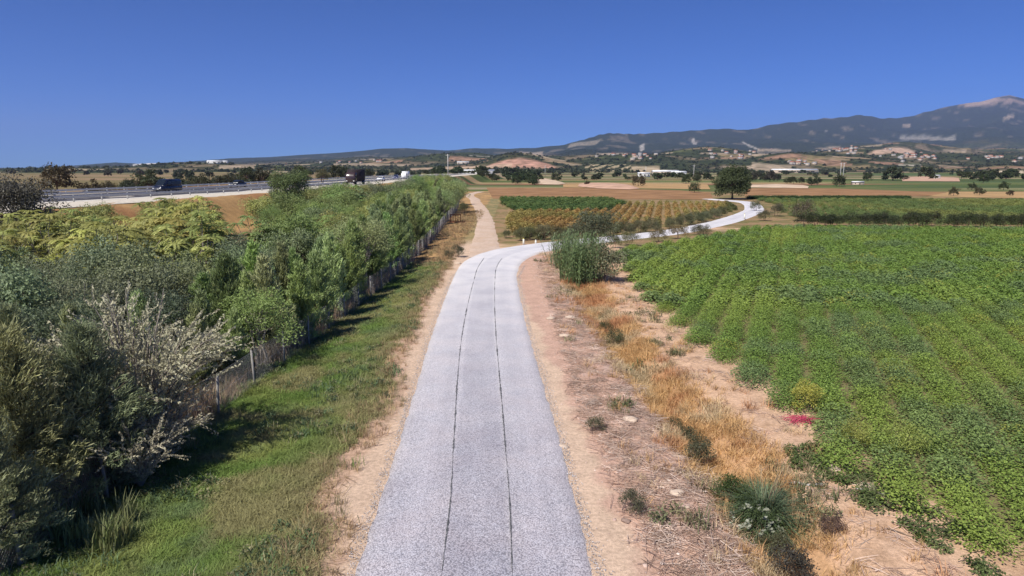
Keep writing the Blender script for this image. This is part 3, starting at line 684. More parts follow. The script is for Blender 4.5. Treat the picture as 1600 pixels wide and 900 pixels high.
def frondtree(h, r, nros, nfr, seed=0):
    tk = MB(); cm = MB(); C_, A_, N_, V_ = [], [], [], []
    for k in range(nros):
        a = rng.random() * 6.28; rr = r * math.sqrt(rng.random()); zz = h * (.35 + .6 * rng.random()) * (1 - .25 * (rr / r) ** 2)
        tip = np.array([math.cos(a) * rr, math.sin(a) * rr, zz]); limb(tk, (tip[0] * .12, tip[1] * .12, -.1 if k < 6 else zz * .3), tip, .045 if k < 6 else .025, .012)
        vr = rng.random()
        for f in range(nfr):
            b = rng.random() * 6.28; el = .1 + .7 * rng.random(); ln = .45 + .4 * rng.random()
            dd = np.array([math.cos(b) * math.cos(el), math.sin(b) * math.cos(el), math.sin(el)])
            u = np.linspace(.15, 1, 9)
            P = tip + dd * (u[:, None] * ln) + np.array([0, 0, -1]) * (u[:, None] ** 2 * ln * .55)
            T = unit(np.gradient(P, axis=0)); sd_ = unit(np.cross(T, [0, 0, 1.0]))
            for sg in (-1, 1):
                C_.append(P + sd_ * sg * .075); A_.append(unit(sd_ * sg + T * .5 + np.array([0, 0, -.25]))); N_.append(np.cross(sd_, T) * -1 + rdir(9) * .25)
                V_.append(np.clip(vr * .5 + .25 + .5 * (rng.random(9) - .5), 0, 1))
    cm.leaves(np.concatenate(C_), np.concatenate(A_), np.concatenate(N_), .17, .075, .1, np.concatenate(V_))
    return tk.mesh('trunk', m_bark2, True), cm.mesh('crown', m_frond)
def conifer(h, r, nw, dens=1.0, up=.35, L=.15, W=.02, droop=0.0):
    tk = MB(); cm = MB(); tk.tube([(0, 0, -.15), (.02, 0, h * .5), (0, .02, h * .97)], [.07, .045, .012], 6)
    C_, A_, V_ = [], [], []
    for k in range(nw):
        t_ = .04 + .94 * k / nw; z0 = h * t_; ln0 = r * (1 - t_) ** .75 * (.6 + .5 * min(1, t_ * 5)) + .12
        for b in range(7):
            a = rng.random() * 6.28; ln = ln0 * (.45 + .85 * rng.random()); e = up * (.6 + .8 * rng.random()) + t_ * .5
            dd = np.array([math.cos(a) * math.cos(e), math.sin(a) * math.cos(e), math.sin(e)])
            end = np.array([0, 0, z0]) + dd * ln
            if b < 4: limb(tk, (0, 0, z0), end, .016, .005, n=3)
            n = int(46 * dens * (ln / r + .25)); u = rng.random(n) ** .5
            c = np.array([0, 0, z0]) + dd * (u[:, None] * ln) + rdir(n) * (.06 + .07 * u[:, None]) * r
            C_.append(c); A_.append(unit(dd * .9 + rdir(n) * .75 + np.array([0, 0, .35 - droop]))); V_.append(np.clip(rng.random() * .5 + .25 + .5 * (rng.random(n) - .5), 0, 1))
    c = np.concatenate(C_); c[:, 2] = np.maximum(c[:, 2], .05); a = np.concatenate(A_); n = len(c)
    cm.leaves(c, a, rdir(n), L * (.7 + .6 * rng.random(n)), W, 0, np.concatenate(V_))
    return tk.mesh('trunk', m_bark, True), cm.mesh('crown', m_needle)
def tamarisk(h, r, nst):
    tk = MB(); cm = MB(); C_, A_, V_ = [], [], []
    for k in range(nst):
        a = rng.random() * 6.28; lean = (.15 + .85 * math.sqrt(rng.random())); L_ = h * (.75 + .35 * rng.random())
        u = np.linspace(0, 1, 9)[:, None]; o = np.array([math.cos(a), math.sin(a), 0])
        P = o * (lean * r * u ** 1.15) + np.array([0, 0, 1]) * (L_ * (u * (1 - .42 * lean * u ** 1.5))) + rng.normal(size=(9, 3)) * .04 * u
        tk.tube(P, np.linspace(.035, .006, 9), 5, cap=False)
        stv = rng.random() * .4 + .3
        for s_ in range(13):
            q = .06 + .94 * rng.random(); i = q * 8; i0 = min(int(i), 7); b0 = P[i0] + (P[i0 + 1] - P[i0]) * (i - i0)
            td = unit((P[i0 + 1] - P[i0]) + rdir(1)[0] * .5 * np.linalg.norm(P[i0 + 1] - P[i0])); ln = .35 + .55 * rng.random()
            n = 26; uu = np.linspace(0, 1, n)[:, None]
            Q_ = b0 + td * ln * uu + np.array([0, 0, -.12]) * uu ** 2 * ln
            C_.append(Q_ + rdir(n) * .025); A_.append(unit(td + rdir(n) * .9)); V_.append(np.clip(stv + .5 * (rng.random(n) - .5), 0, 1))
    c = np.concatenate(C_); n = len(c)
    cm.leaves(c, np.concatenate(A_), rdir(n), .095, .038, .1, np.concatenate(V_))
    return tk.mesh('trunk', m_bark2, True), cm.mesh('crown', m_pale)
def cane_clump(r, h, nst, aspect=1.6):
    st = MB(); lf = MB()
    for k in range(nst):
        a = rng.random() * 6.28; q = r * math.sqrt(rng.random()); b = np.array([math.cos(a) * q, math.sin(a) * q * aspect, -.1]); hh = h * (.65 + .4 * rng.random())
        tp_ = b + np.array([rng.normal() * .28, rng.normal() * .28, hh]); P = np.linspace(b, tp_, 5); st.tube(P, np.linspace(.016, .006, 5), 4, cap=False, lv=rng.random())
        n = 12; u = .2 + .8 * np.arange(n) / n; c0 = b + (tp_ - b) * u[:, None]; az_ = np.arange(n) * PI + rng.random() * 6.28 + rng.normal(size=n) * .5
        d1 = np.stack([np.cos(az_) * .75, np.sin(az_) * .75, np.full(n, .75)], 1); d2 = np.stack([np.cos(az_), np.sin(az_), np.full(n, -.25)], 1)
        nr = unit(np.stack([-np.cos(az_) * .6, -np.sin(az_) * .6, np.ones(n)], 1)); lv = np.clip(rng.random() * .5 + .5 * rng.random(n), 0, 1)
        lf.leaves(c0 + d1 * .15, d1, nr, .36, .05, .1, lv); lf.leaves(c0 + d1 * .28 + d2 * .13, d2, nr, .34, .045, .1, lv)
    return st.mesh('stalks', m_cane), lf.mesh('leaves', m_cane)
def tuft(n, h, wd, lean, spread):
    mb = MB()
    a = rng.random(n) * 6.28; b = np.stack([rng.normal(size=n) * spread, rng.normal(size=n) * spread, np.zeros(n)], 1)
    hh = h * (.5 + .7 * rng.random(n)); o = np.stack([np.cos(a), np.sin(a), np.zeros(n)], 1) * (lean * (.3 + rng.random(n)))[:, None]
    sd_ = np.stack([-np.sin(a), np.cos(a), np.zeros(n)], 1) * wd / 2
    m_ = b + o * (hh * .35)[:, None] + np.array([0, 0, 1]) * (hh * .6)[:, None]; tp_ = b + o * hh[:, None] + np.array([0, 0, 1]) * hh[:, None] * (1 - .25 * lean)
    V = np.stack([b - sd_, b + sd_, m_ + sd_ * .7, m_ - sd_ * .7, tp_], 1).reshape(-1, 3); i = np.arange(n)[:, None] * 5
    mb.add(V, i + np.array([[0, 1, 2, 3]]), i + np.array([[3, 2, 4]]), lv=np.repeat(rng.random(n), 5)); return mb
def leafy(n, r, h, L, W, stems=True):
    """a low leafy plant"""
    mb = MB(); q = rdir(n); q[:, 2] = abs(q[:, 2]); c = q * np.array([r, r, h]) * (rng.random(n) ** .35)[:, None] + np.array([0, 0, .04])
    ax = unit(q * np.array([1, 1, .2]) + rdir(n) * .7 + np.array([0, 0, -.2])); nr = unit(np.array([0, 0, 1.0]) + q * .5 + rdir(n) * .45)
    mb.leaves(c, ax, nr, L * (.6 + .7 * rng.random(n)), W * (.7 + .6 * rng.random(n)), .15, rng.random(n)); return mb
def fountain(n, L, wd):
    mb = MB(); a = rng.random(n) * 6.28; el = .45 + 1.05 * rng.random(n); l_ = L * (.75 + .4 * rng.random(n)); b = np.stack([rng.normal(size=n) * .10, rng.normal(size=n) * .10, np.zeros(n)], 1)
    o = np.stack([np.cos(a), np.sin(a), np.zeros(n)], 1); sd_ = np.stack([-np.sin(a), np.cos(a), np.zeros(n)], 1) * wd / 2; R_ = []
    for u in (0, .3, .6, .85, 1.0):
        R_.append(b + o * (l_ * u * np.cos(el) * (1 + .5 * u))[:, None] + np.array([0, 0, 1]) * (l_ * (u * np.sin(el) - .42 * u ** 2.6))[:, None])
    V = np.stack([q for k, c in enumerate(R_) for q in (c - sd_ * (1 - k * .2), c + sd_ * (1 - k * .2))], 1).reshape(-1, 3); i = np.arange(n)[:, None] * 10
    for k in range(4):
        mb.Q.append(i + np.array([[2 * k, 2 * k + 1, 2 * k + 3, 2 * k + 2]]))
    mb.V.append(V); mb.L.append(np.repeat(rng.random(n), 10)); mb.n += len(V); return mb
# geometry-node scattering for what nobody could count
def src(name, me): return bpy.data.objects.new(name, me)
def scatter(name, P, rot, scl, tint, sources, label, cat):
    n = len(P); me = bpy.data.meshes.new(name); me.vertices.add(n); me.vertices.foreach_set('co', np.asarray(P, np.float32).ravel())
    a = me.attributes.new('rot', 'FLOAT_VECTOR', 'POINT'); a.data.foreach_set('vector', np.asarray(rot, np.float32).ravel())
    a = me.attributes.new('scl', 'FLOAT_VECTOR', 'POINT'); a.data.foreach_set('vector', np.asarray(scl, np.float32).ravel())
    c4 = np.ones((n, 4), np.float32); c4[:, :3] = tint
    a = me.attributes.new('tint', 'FLOAT_COLOR', 'POINT'); a.data.foreach_set('color', c4.ravel())
    a = me.attributes.new('pick', 'INT', 'POINT'); a.data.foreach_set('value', rng.integers(0, len(sources), n).astype(np.int32))
    o = obj(name, me); tag(o, label, cat, kind='stuff')
    g = bpy.data.node_groups.new(name, 'GeometryNodeTree')
    g.interface.new_socket('Geometry', in_out='INPUT', socket_type='NodeSocketGeometry'); g.interface.new_socket('Geometry', in_out='OUTPUT', socket_type='NodeSocketGeometry')
    gi = g.nodes.new('NodeGroupInput'); go = g.nodes.new('NodeGroupOutput'); ip = g.nodes.new('GeometryNodeInstanceOnPoints')
    jn = g.nodes.new('GeometryNodeJoinGeometry')
    for s_ in sources:
        oi = g.nodes.new('GeometryNodeObjectInfo'); oi.inputs['Object'].default_value = s_; oi.inputs['As Instance'].default_value = True
        g.links.new(oi.outputs['Geometry'], jn.inputs[0])
    def na(nm, typ):
        x = g.nodes.new('GeometryNodeInputNamedAttribute'); x.data_type = typ; x.inputs[0].default_value = nm; return x.outputs[0]
    g.links.new(gi.outputs[0], ip.inputs['Points']); g.links.new(jn.outputs[0], ip.inputs['Instance']); ip.inputs['Pick Instance'].default_value = True
    g.links.new(na('pick', 'INT'), ip.inputs['Instance Index']); g.links.new(na('rot', 'FLOAT_VECTOR'), ip.inputs['Rotation']); g.links.new(na('scl', 'FLOAT_VECTOR'), ip.inputs['Scale'])
    g.links.new(ip.outputs[0], go.inputs[0])
    md = o.modifiers.new('scatter', 'NODES'); md.node_group = g
    return o
m_sc = scattermat('grass_blades', .25); m_scl = scattermat('crop_leaves', .3, .55); m_scs = scattermat('loose_stone', .0, .9)
def rot_z(n, tilt=.12): return np.stack([rng.normal(size=n) * tilt, rng.normal(size=n) * tilt, rng.random(n) * 6.28], 1)
def grounded(x, y, dz=0.0): return np.stack([x, y, zg(x, y) + dz], 1)
s_grass = [src('grass_tuft', tuft(16, .30, .012, .7, .07).mesh('grass_tuft', m_sc)) for _ in range(4)]
s_wide = [src('weed_tuft', tuft(26, .34, .022, .9, .12).mesh('weed_tuft', m_sc)) for _ in range(3)]
s_straw = [src('straw_tuft', tuft(22, .5, .010, .55, .08).mesh('straw_tuft', m_sc)) for _ in range(4)]
s_crop = [src('crop_plant', leafy(430, .50, .62, .060, .036).mesh('crop_plant', m_scl)) for _ in range(5)]
s_cropf = [src('crop_plant_far', leafy(130, .52, .62, .13, .08).mesh('crop_plant_far', m_scl)) for _ in range(4)]
s_vine = [src('vine', leafy(90, .45, .8, .2, .14).mesh('vine', m_scl)) for _ in range(3)]
s_weed = [src('weed', leafy(60, .22, .22, .07, .04).mesh('weed', m_scl)) for _ in range(3)]
def stone_mesh(name, mat, seed, flat=.6):
    r = np.random.default_rng(seed); V = []; n = 7
    for k, (z, q) in enumerate(((-.5, .55), (-.1, 1), (.3, .85), (.6, .4))):
        for j in range(n):
            a = j * 6.283 / n + k * .4; rr = q * (.75 + .5 * r.random()); V.append([math.cos(a) * rr, math.sin(a) * rr, z * flat + .1 * r.normal() * flat])
    ii = np.arange(4 * n).reshape(4, n); jj = np.roll(ii, -1, 1)
    return MB().add(V, np.stack([ii[:-1], jj[:-1], jj[1:], ii[1:]], -1).reshape(-1, 4), [[(3 * n), 3 * n + k, 3 * n + k + 1] for k in range(1, n - 1)]).mesh(name, mat)
s_stone = [src('pebble', stone_mesh('pebble', m_scs, k)) for k in range(4)]
s_twig = []
for _ in range(3):
    mb = MB()
    for k in range(9):
        a = rng.random() * 6.28; L_ = .1 + .2 * rng.random(); c = np.array([rng.normal() * .12, rng.normal() * .12, .015 + .03 * rng.random()]); d = np.array([math.cos(a), math.sin(a), rng.normal() * .15])
        mb.tube([c - d * L_, c + d * .1 * L_ + [0, 0, .01], c + d * L_], [.006, .005, .003], 3, cap=False, lv=rng.random())
    s_twig.append(src('twig_litter', mb.mesh('twig_litter', m_sc)))

# ------------------------------------------------------------------ grass verge, weeds and litter
def sample(n, x0, x1, y0, y1, power=1.0):
    y = y0 + (y1 - y0) * rng.random(n) ** power; return x0 + (x1 - x0) * rng.random(n), y
def tintmix(n, cols, wts=None):
    cols = np.array(cols); k = rng.choice(len(cols), n, p=wts); return cols[k] * (.75 + .5 * rng.random(n))[:, None]
def verge_grass():
    x, y = sample(42000, -12.5, -3.5, 7.5, 64, 1.7)
    n1 = fbm(x * .5, y * .5, 21); L = -(x - rc(y)); n3 = fbm(x * .16, y * .16, 41)
    k = ss(.0, 1.0, L - lw_(y) - .55 + (n1 - .5) * 2.2) * (1 - ss(46, 60, y + (n3 - .5) * 14)) * (1 - ss(-.1, .9, fx(y) - x))
    m = rng.random(len(x)) < k; x, y = x[m], y[m]; n = len(x)
    a = fbm(x * .4, y * .4, 301); b = fbm(x * .9, y * .9, 303)
    g1 = C3(.17, .26, .06); g2 = C3(.27, .31, .09); g3 = C3(.33, .29, .14); g4 = C3(.16, .22, .10)
    t_ = lerp(np.broadcast_to(g1, (n, 3)), g2, ss(.45, .65, a)); t_ = lerp(t_, g4, ss(.55, .7, b) * .7); t_ = lerp(t_, g3, ss(.50, .66, fbm(x * .6, y * .6, 309)) * .85)
    t_ = lerp(t_, g3, (1 - ss(3.8, 6.0, -(x - rc(y)) + 2.2 * (fbm(x * .3, y * .3, 315) - .5))) * .75) * (.75 + .5 * rng.random(n))[:, None]
    h = (.35 + .4 * fbm(x * .35, y * .35, 311)) * (.8 + .5 * rng.random(n)); wd = 1 + y / 55
    scatter('verge_grass', grounded(x, y, -.01), rot_z(n), np.stack([wd, wd, h], 1), t_, s_grass, 'short green grass growing on the verge between road and fence', 'grass')
verge_grass()
def verge_weeds():
    x, y = sample(3800, -10.5, -4.2, 8, 60, 1.4); n1 = fbm(x * .6, y * .6, 401); m = (n1 > .52) & (-(x - rc(y)) > lw_(y) + .3 + .4 * rng.random(len(x))); x, y = x[m], y[m]; n = len(x)
    sc_ = .5 + .7 * rng.random(n)
    scatter('verge_weeds', grounded(x, y, -.01), rot_z(n), np.stack([sc_, sc_, sc_], 1), tintmix(n, [(.12, .18, .08), (.17, .22, .07), (.28, .26, .14), (.10, .15, .08)]), s_wide + s_weed, 'scattered low weeds among the verge grass', 'weeds')
verge_weeds()
def dry_weeds_left():
    x, y = sample(9000, -9, -3.4, 9, 130, 1.3); n1 = fbm(x * .5, y * .5, 21); e = -(x - rc(y)) - lw_(y) + (n1 - .5) * 1.6
    m = (e > .1) & (((e < 1.5) & (y < 62) & (rng.random(len(x)) < .6)) | ((y >= 55) & (rng.random(len(x)) < .7))) & (x > fx(y) + .3); x, y = x[m], y[m]; n = len(x); sc_ = .35 + .5 * rng.random(n)
    scatter('dry_weeds', grounded(x, y, -.01), rot_z(n), np.stack([sc_ * 1.6, sc_ * 1.6, sc_], 1), tintmix(n, [(.42, .28, .16), (.48, .36, .2), (.34, .23, .14), (.22, .2, .1)]), s_straw + s_twig, 'dry brown weeds along the sandy left edge of the road', 'weeds')
dry_weeds_left()
def ditch_grass():
    x, y = sample(19000, 2.5, 9.5, 8, 64, 1.5); n1 = fbm(x * .5, y * .5, 21); d = x - ditch_x(y) + (n1 - .5) * 1.2
    k = ss(-1.1, -.5, d) * (1 - ss(.9, 1.7, d)) * .9 + .13 * (d > -2.4) * (d < 0) * ss(.45, .6, fbm(x * .7, y * .7, 519)) + .05 * (d > 0) * (d < 3); k = k * (1 - .65 * ss(.48, .62, fbm(x * .8, y * .8, 507)))
    m = (rng.random(len(x)) < k) & (x < field_edge(y) - .1); x, y = x[m], y[m]; n = len(x)
    a = fbm(x * .45, y * .45, 511)
    t_ = lerp(np.broadcast_to(C3(.64, .41, .19), (n, 3)), C3(.58, .31, .155), ss(.44, .56, a)); t_ = lerp(t_, C3(.62, .48, .29), ss(.50, .64, fbm(x * .6, y * .6, 513))) * (.7 + .5 * rng.random(n))[:, None]
    h = (.35 + .6 * a) * (.7 + .5 * rng.random(n)); wd = 1 + y / 60
    scatter('ditch_grass', grounded(x, y, -.02), rot_z(n, .2), np.stack([wd, wd, h], 1), t_, s_straw, 'tall dry orange grass filling the ditch beside the road', 'grass')
ditch_grass()
def dry_stalks():
    x, y = sample(5200, -14, -8.5, 11, 105, 1.3); q = fx(y) - x; m = (q > .12) & (q < 2.6) & (fbm(x * .6, y * .6, 531) > .40); x, y = x[m], y[m]; n = len(x); h = 1.1 + 1.3 * rng.random(n)
    scatter('dry_stalks', grounded(x, y, -.02), rot_z(n, .15), np.stack([np.full(n, 1.5), np.full(n, 1.5), h], 1), tintmix(n, [(.40, .27, .18), (.50, .37, .26), (.32, .22, .15), (.24, .22, .11)]), s_straw, 'dry brown stalks crowding behind the wire fence', 'dry stalks')
dry_stalks()
def litter():
    x, y = sample(6500, 2.2, 8.8, 8.5, 60, 1.6); s = x - rc(y); d = x - ditch_x(y)
    m = (s * np.interp(y, [10, 20, 40, 60], [1, 1.1, 1.3, 1.35]) > 3.6 + .5 * rng.random(len(x))) & ((d < -.5) | ((d > 1.2) & (rng.random(len(x)) < .12))) & (x < field_edge(y)); x, y = x[m], y[m]; n = len(x); sc_ = .6 + .8 * rng.random(n)
    scatter('twig_litter', grounded(x, y), rot_z(n, .05), np.stack([sc_, sc_, sc_], 1), tintmix(n, [(.56, .39, .30), (.66, .48, .38), (.78, .63, .53), (.40, .28, .22)]), s_twig, 'dead stalks and twigs strewn over the right verge', 'litter')
    x, y = sample(9000, 1.5, 8.5, 8.5, 60, 1.6); s = x - rc(y); m = (s > 2.5) & (rng.random(len(x)) < np.where(s < 3.6, .12, .6)) & (x < ditch_x(y) - .4); x, y = x[m], y[m]; n = len(x); sc_ = .014 + .055 * rng.random(n) ** 4
    scatter('pebbles', grounded(x, y, .004), rot_z(n, .3), np.stack([sc_, sc_, sc_], 1), tintmix(n, [(.56, .42, .35), (.68, .57, .5), (.42, .30, .25)]), s_stone, 'small pebbles on the reddish right verge', 'pebbles')
    # loose chips along both road edges and over the seams
    y = 8 + 55 * rng.random(13000) ** 1.5; sg = np.where(rng.random(13000) < .5, -1, 1); x = rc(y) + sg * (2.46 + rng.normal(size=13000) * .10 * (.4 + 1.2 * fbm(y * .8, y * 0 + sg, 909))) + np.interp(y, [50, 64], [0, 1.5])
    m = y < 56; x, y, sg = x[m], y[m], sg[m]; n = len(x); sc_ = .006 + .009 * rng.random(n)
    scatter('loose_chips', grounded(x, y, .03), rot_z(n, .5), np.stack([sc_, sc_, sc_], 1), tintmix(n, [(.44, .43, .45), (.26, .25, .26), (.6, .59, .6), (.36, .33, .32)]), s_stone, 'loose grey stone chips along both edges of the gravel road', 'gravel')
litter()
def small_green():
    x, y = sample(2600, 2.0, 9, 9, 60, 1.4); n1 = fbm(x * .55, y * .55, 601); d = abs(x - ditch_x(y)); m = ((n1 > .66) | ((d < .5) & (n1 > .56))) & (x - rc(y) > 3.8) & (x < field_edge(y)); x, y = x[m], y[m]; n = len(x); sc_ = .5 + .8 * rng.random(n)
    scatter('verge_herbs', grounded(x, y, -.01), rot_z(n), np.stack([sc_, sc_, sc_], 1), tintmix(n, [(.17, .18, .09), (.22, .21, .11), (.14, .16, .07), (.30, .25, .14)]), s_weed + s_wide, 'small grey green herbs dotted over the right verge and ditch', 'weeds')
small_green()

# ------------------------------------------------------------------ crops
VPX = math.atan2((1232 - 800) / F_PX, math.cos(PITCH) + (450 - HORIZON) / F_PX * math.sin(PITCH))
ru = np.array([math.sin(VPX), math.cos(VPX)]); rv = np.array([math.cos(VPX), -math.sin(VPX)])
def inside(x, y, poly):
    r = np.zeros(len(x), bool); n = len(poly)
    for i in range(n):
        x1, y1 = poly[i]; x2, y2 = poly[(i + 1) % n]
        c = ((y1 > y) != (y2 > y)) & (x < (x2 - x1) * (y - y1) / (y2 - y1 + 1e-12) + x1); r ^= c
    return r
def rows(poly, sp, st, u, v, jit=.08):
    P = np.array(poly); a = P @ u; b = P @ v
    B = np.arange(b.min(), b.max(), sp); A = np.arange(a.min(), a.max(), st); bb, aa = np.meshgrid(B, A, indexing='ij')
    aa = aa + rng.random(aa.shape) * st * .6; bb = bb + rng.normal(size=bb.shape) * jit
    x = aa * u[0] + bb * v[0]; y = aa * u[1] + bb * v[1]; x, y = x.ravel(), y.ravel(); m = inside(x, y, poly); return x[m], y[m]
field = [(10.6, 5), (10.3, 12.4), (9.4, 14.9), (8.5, 17.1), (9.5, 20.1), (9.0, 23.4), (8.7, 27), (8.2, 32.5), (8.2, 42.8), (8.9, 52), (10.2, 66), (15.5, 71), (22.4, 78), (31.6, 90.3), (39.5, 92), (75, 87.5), (110, 84), (110, 5)]
x, y = rows(field, 1.3, .40, ru, rv, .07); m = (x < 8 + y * .88 + 5) ; x, y = x[m], y[m]; n = len(x)
gap = rng.random(n) < .015 + .05 * ss(.62, .75, fbm(x * .12, y * .12, 707)) ; x, y = x[~gap], y[~gap]; n = len(x)
pa = fbm((x * rv[0] + y * rv[1]) * .22, (x * ru[0] + y * ru[1]) * .07, 701); pb = fbm(x * .35, y * .35, 703)
t_ = lerp(np.broadcast_to(C3(.20, .30, .065), (n, 3)), C3(.27, .355, .075), ss(.42, .66, pa)); t_ = lerp(t_, C3(.18, .25, .11), ss(.54, .66, pb) * .7); t_ = lerp(t_, C3(.34, .35, .07), (rng.random(n) < .03).astype(float) * .8)
t_ = t_ * (.9 + .2 * rng.random(n))[:, None]; sc_ = (.85 + .3 * pb) * (.85 + .28 * rng.random(n))
pts = grounded(x, y); nearm = y < 38
for nm, mm, ss_ in (('crop_rows', nearm, s_crop), ('crop_rows', ~nearm, s_cropf)):
    k = int(mm.sum()); scatter(nm, pts[mm], rot_z(k, .08), np.stack([sc_[mm] * 1.42, sc_[mm] * 1.42, sc_[mm] * .85], 1), t_[mm], ss_, 'leafy green crop in close rows, ' + ('front half' if mm is nearm else 'back half') + ' of the big field on the right', 'crop')
# trailing crop weeds over the bare edge at the front
x, y = sample(900, 7.2, 11, 10, 22); m = (x > field_edge(y) - 1.0) & (x < field_edge(y) + .6) & (fbm(x, y, 717) > .42) & (y < 18.5); x, y = x[m], y[m]; n = len(x)
scatter('field_edge_weeds', grounded(x, y), rot_z(n), np.stack([np.full(n, 1.1), np.full(n, 1.1), np.full(n, .8)], 1), tintmix(n, [(.11, .15, .05), (.15, .18, .07), (.10, .14, .04)]), s_weed, 'low weeds creeping from the crop onto bare soil', 'weeds')
# green field beyond, with its dark hedge in front
f5 = [(44, 98.5), (75, 95), (112, 92), (165, 172), (62, 176), (58, 150), (48, 120)]
x, y = rows(f5, 1.9, .95, ru, rv, .3); n = len(x); pa = fbm(x * .08, y * .08, 801)
t_ = lerp(np.broadcast_to(C3(.16, .22, .07), (n, 3)), C3(.24, .27, .08), ss(.45, .6, pa)) * (.75 + .5 * rng.random(n))[:, None]
scatter('far_crop', grounded(x, y), rot_z(n), np.stack([np.full(n, 1.7), np.full(n, 1.7), .7 + .3 * pa], 1), t_, s_cropf, 'pale green crop of the field behind the dark hedge', 'crop')
# vineyard turning brown, its rows running away from the road
VP2 = math.atan2((1035 - 800) / F_PX, 1.0); vu = np.array([math.sin(VP2), math.cos(VP2)]); vv = np.array([math.cos(VP2), -math.sin(VP2)])
vine = [(0.4, 76.5), (5, 77), (11, 81), (19.4, 89.5), (28.5, 103), (36, 117), (43, 131), (47, 142), (49.5, 155), (26, 153), (18, 128), (0, 122), (-1, 100)]
x, y = rows(vine, 1.6, .7, vu, vv, .10); n = len(x); pa = fbm(x * .09, y * .09, 811)
t_ = lerp(np.broadcast_to(C3(.42, .27, .10), (n, 3)), C3(.36, .30, .10), ss(.42, .6, pa)); t_ = lerp(t_, C3(.10, .115, .045), (1 - ss(3, 9, y - np.interp(x, [0, 11, 19.4, 28.5, 36, 43, 49], [76, 81, 89.5, 103, 117, 131, 150]))) * .9) * (.7 + .6 * rng.random(n))[:, None]
scatter('vineyard', grounded(x, y), rot_z(n), np.stack([np.full(n, .95), np.full(n, .95), .85 + .3 * pa], 1), t_, s_vine, 'browning vineyard in slanting rows between the two roads', 'vines')
gblock = [(1, 124), (18, 130), (25.5, 155), (24, 176), (-3, 178), (-2, 150)]
x, y = rows(gblock, 1.7, .9, vu, vv, .3); n = len(x); pa = fbm(x * .15, y * .15, 821)
t_ = lerp(np.broadcast_to(C3(.09, .15, .045), (n, 3)), C3(.14, .2, .06), ss(.4, .6, pa)) * (.7 + .6 * rng.random(n))[:, None]
scatter('green_vines', grounded(x, y), rot_z(n), np.stack([np.full(n, 1.7), np.full(n, 1.7), .75 + .5 * pa], 1), t_, s_vine, 'dense dark green vine block behind the browning vineyard', 'vines')
# brown harvested field
m_br = plain('brown_stubble', (.30, .17, .085), .95, .05, var=.28, scale=.12); m_br2 = plain('tan_stubble', (.42, .27, .13), .95, .05, var=.2, scale=.1)
def flat_field(name, poly, mat, z=.05):
    P = np.array([[a, b, z] for a, b in poly]); me = bpy.data.meshes.new(name); me.from_pydata(P.tolist(), [], [list(range(len(P)))]); me.materials.append(mat); return tag(obj(name, me), kind='structure')
def fpoly(pts): return [G(*q) for q in pts]
flat_field('brown_field', fpoly([(770, 310.5), (900, 311), (1115, 312), (1110, 301), (1060, 297.5), (900, 293.5), (760, 293)]), m_br)
flat_field('brown_field', fpoly([(1165, 308), (1300, 307), (1450, 306.5), (1480, 301), (1300, 294.5), (1160, 294)]), m_br, .06)
flat_field('stubble_field', fpoly([(1450, 307), (1640, 311), (1640, 300), (1482, 300)]), m_br2)
flat_field('stubble_field', fpoly([(880, 293), (1110, 296), (1105, 288), (1000, 287), (880, 288)]), m_br2, .07)
def low_crop(name, pts, cols, label, nn=1500, h=1.0):
    poly = fpoly(pts); P = np.array(poly); x = P[:, 0].min() + (np.ptp(P[:, 0])) * rng.random(nn); y = P[:, 1].min() + np.ptp(P[:, 1]) * rng.random(nn); m = inside(x, y, poly); x, y = x[m], y[m]; n = len(x)
    scatter(name, grounded(x, y), rot_z(n), np.stack([np.full(n, 2.2), np.full(n, 2.2), np.full(n, h)], 1), tintmix(n, cols), s_cropf, label, 'crop')
low_crop('green_strip', [(1170, 311.5), (1420, 312), (1420, 308.5), (1170, 308.5)], [(.05, .085, .03), (.07, .11, .03)], 'dark green strip of crop at the edge of the brown field', 700)
# ------------------------------------------------------------------ trees: prototypes and placing
def plant(name, proto, x, y, sc, tint, label, cat='tree', group=None, rz=None, z=None, parts=('trunk', 'crown'), sink=0.0):
    r = empty(name, (x, y, (zgf(x, y) if z is None else z) - sink), rng.random() * 6.28 if rz is None else rz, sc)
    tag(r, label, cat, group)
    obj(parts[0], proto[0], r, color=tint); obj(parts[1], proto[1], r, color=tint); return r
def jitter(c, a=.18):
    k = 1 + a * (rng.random() * 2 - 1); return tuple(q * k * (1 + .08 * (rng.random() * 2 - 1)) for q in c)
P_feather = [conifer(3.4, .95, 26, 1.9, .75, .17, .030) for _ in range(4)]
P_pine = [conifer(4.2, 1.45, 30, 3.6, .35, .17, .022) for _ in range(3)]
P_broad = [broad(3.6, 1.75, 1.35, 46, 120, .13, .06, .09, stems=3) for _ in range(4)]
P_fine = [broad(3.4, 1.5, 1.35, 44, 150, .10, .035, .07, m_bark2, stems=4, cr=.36) for _ in range(3)]
P_ail = [frondtree(4.2, 1.9, 34, 11) for _ in range(4)]
P_tam = tamarisk(4.6, 2.2, 95)
P_tams = [tamarisk(3.0, 1.7, 34)]
P_shrub = [broad(1.5, .95, .72, 26, 100, .09, .045, .03, stems=3, cr=.40) for _ in range(3)]
P_far = [broad(4.6, 2.6, 2.4, 30, 60, .42, .24, .16, cr=.34) for _ in range(5)]
P_vfar = [broad(5.2, 3.2, 2.7, 22, 30, 1.0, .65, .25, cr=.38) for _ in range(4)]
P_lone = broad(9.2, 4.7, 4.9, 120, 170, .40, .22, .35, cr=.32, lump=.25)
P_dark = broad(7.4, 2.9, 3.3, 75, 170, .22, .10, .2, m_bark2, stems=2, cr=.32, lump=.5)

YEL = (.43, .42, .14); YG = (.37, .40, .14); GRG = (.25, .295, .165); MID = (.28, .37, .125); FEA = (.35, .42, .185)
def blocked(x, y):
    return False
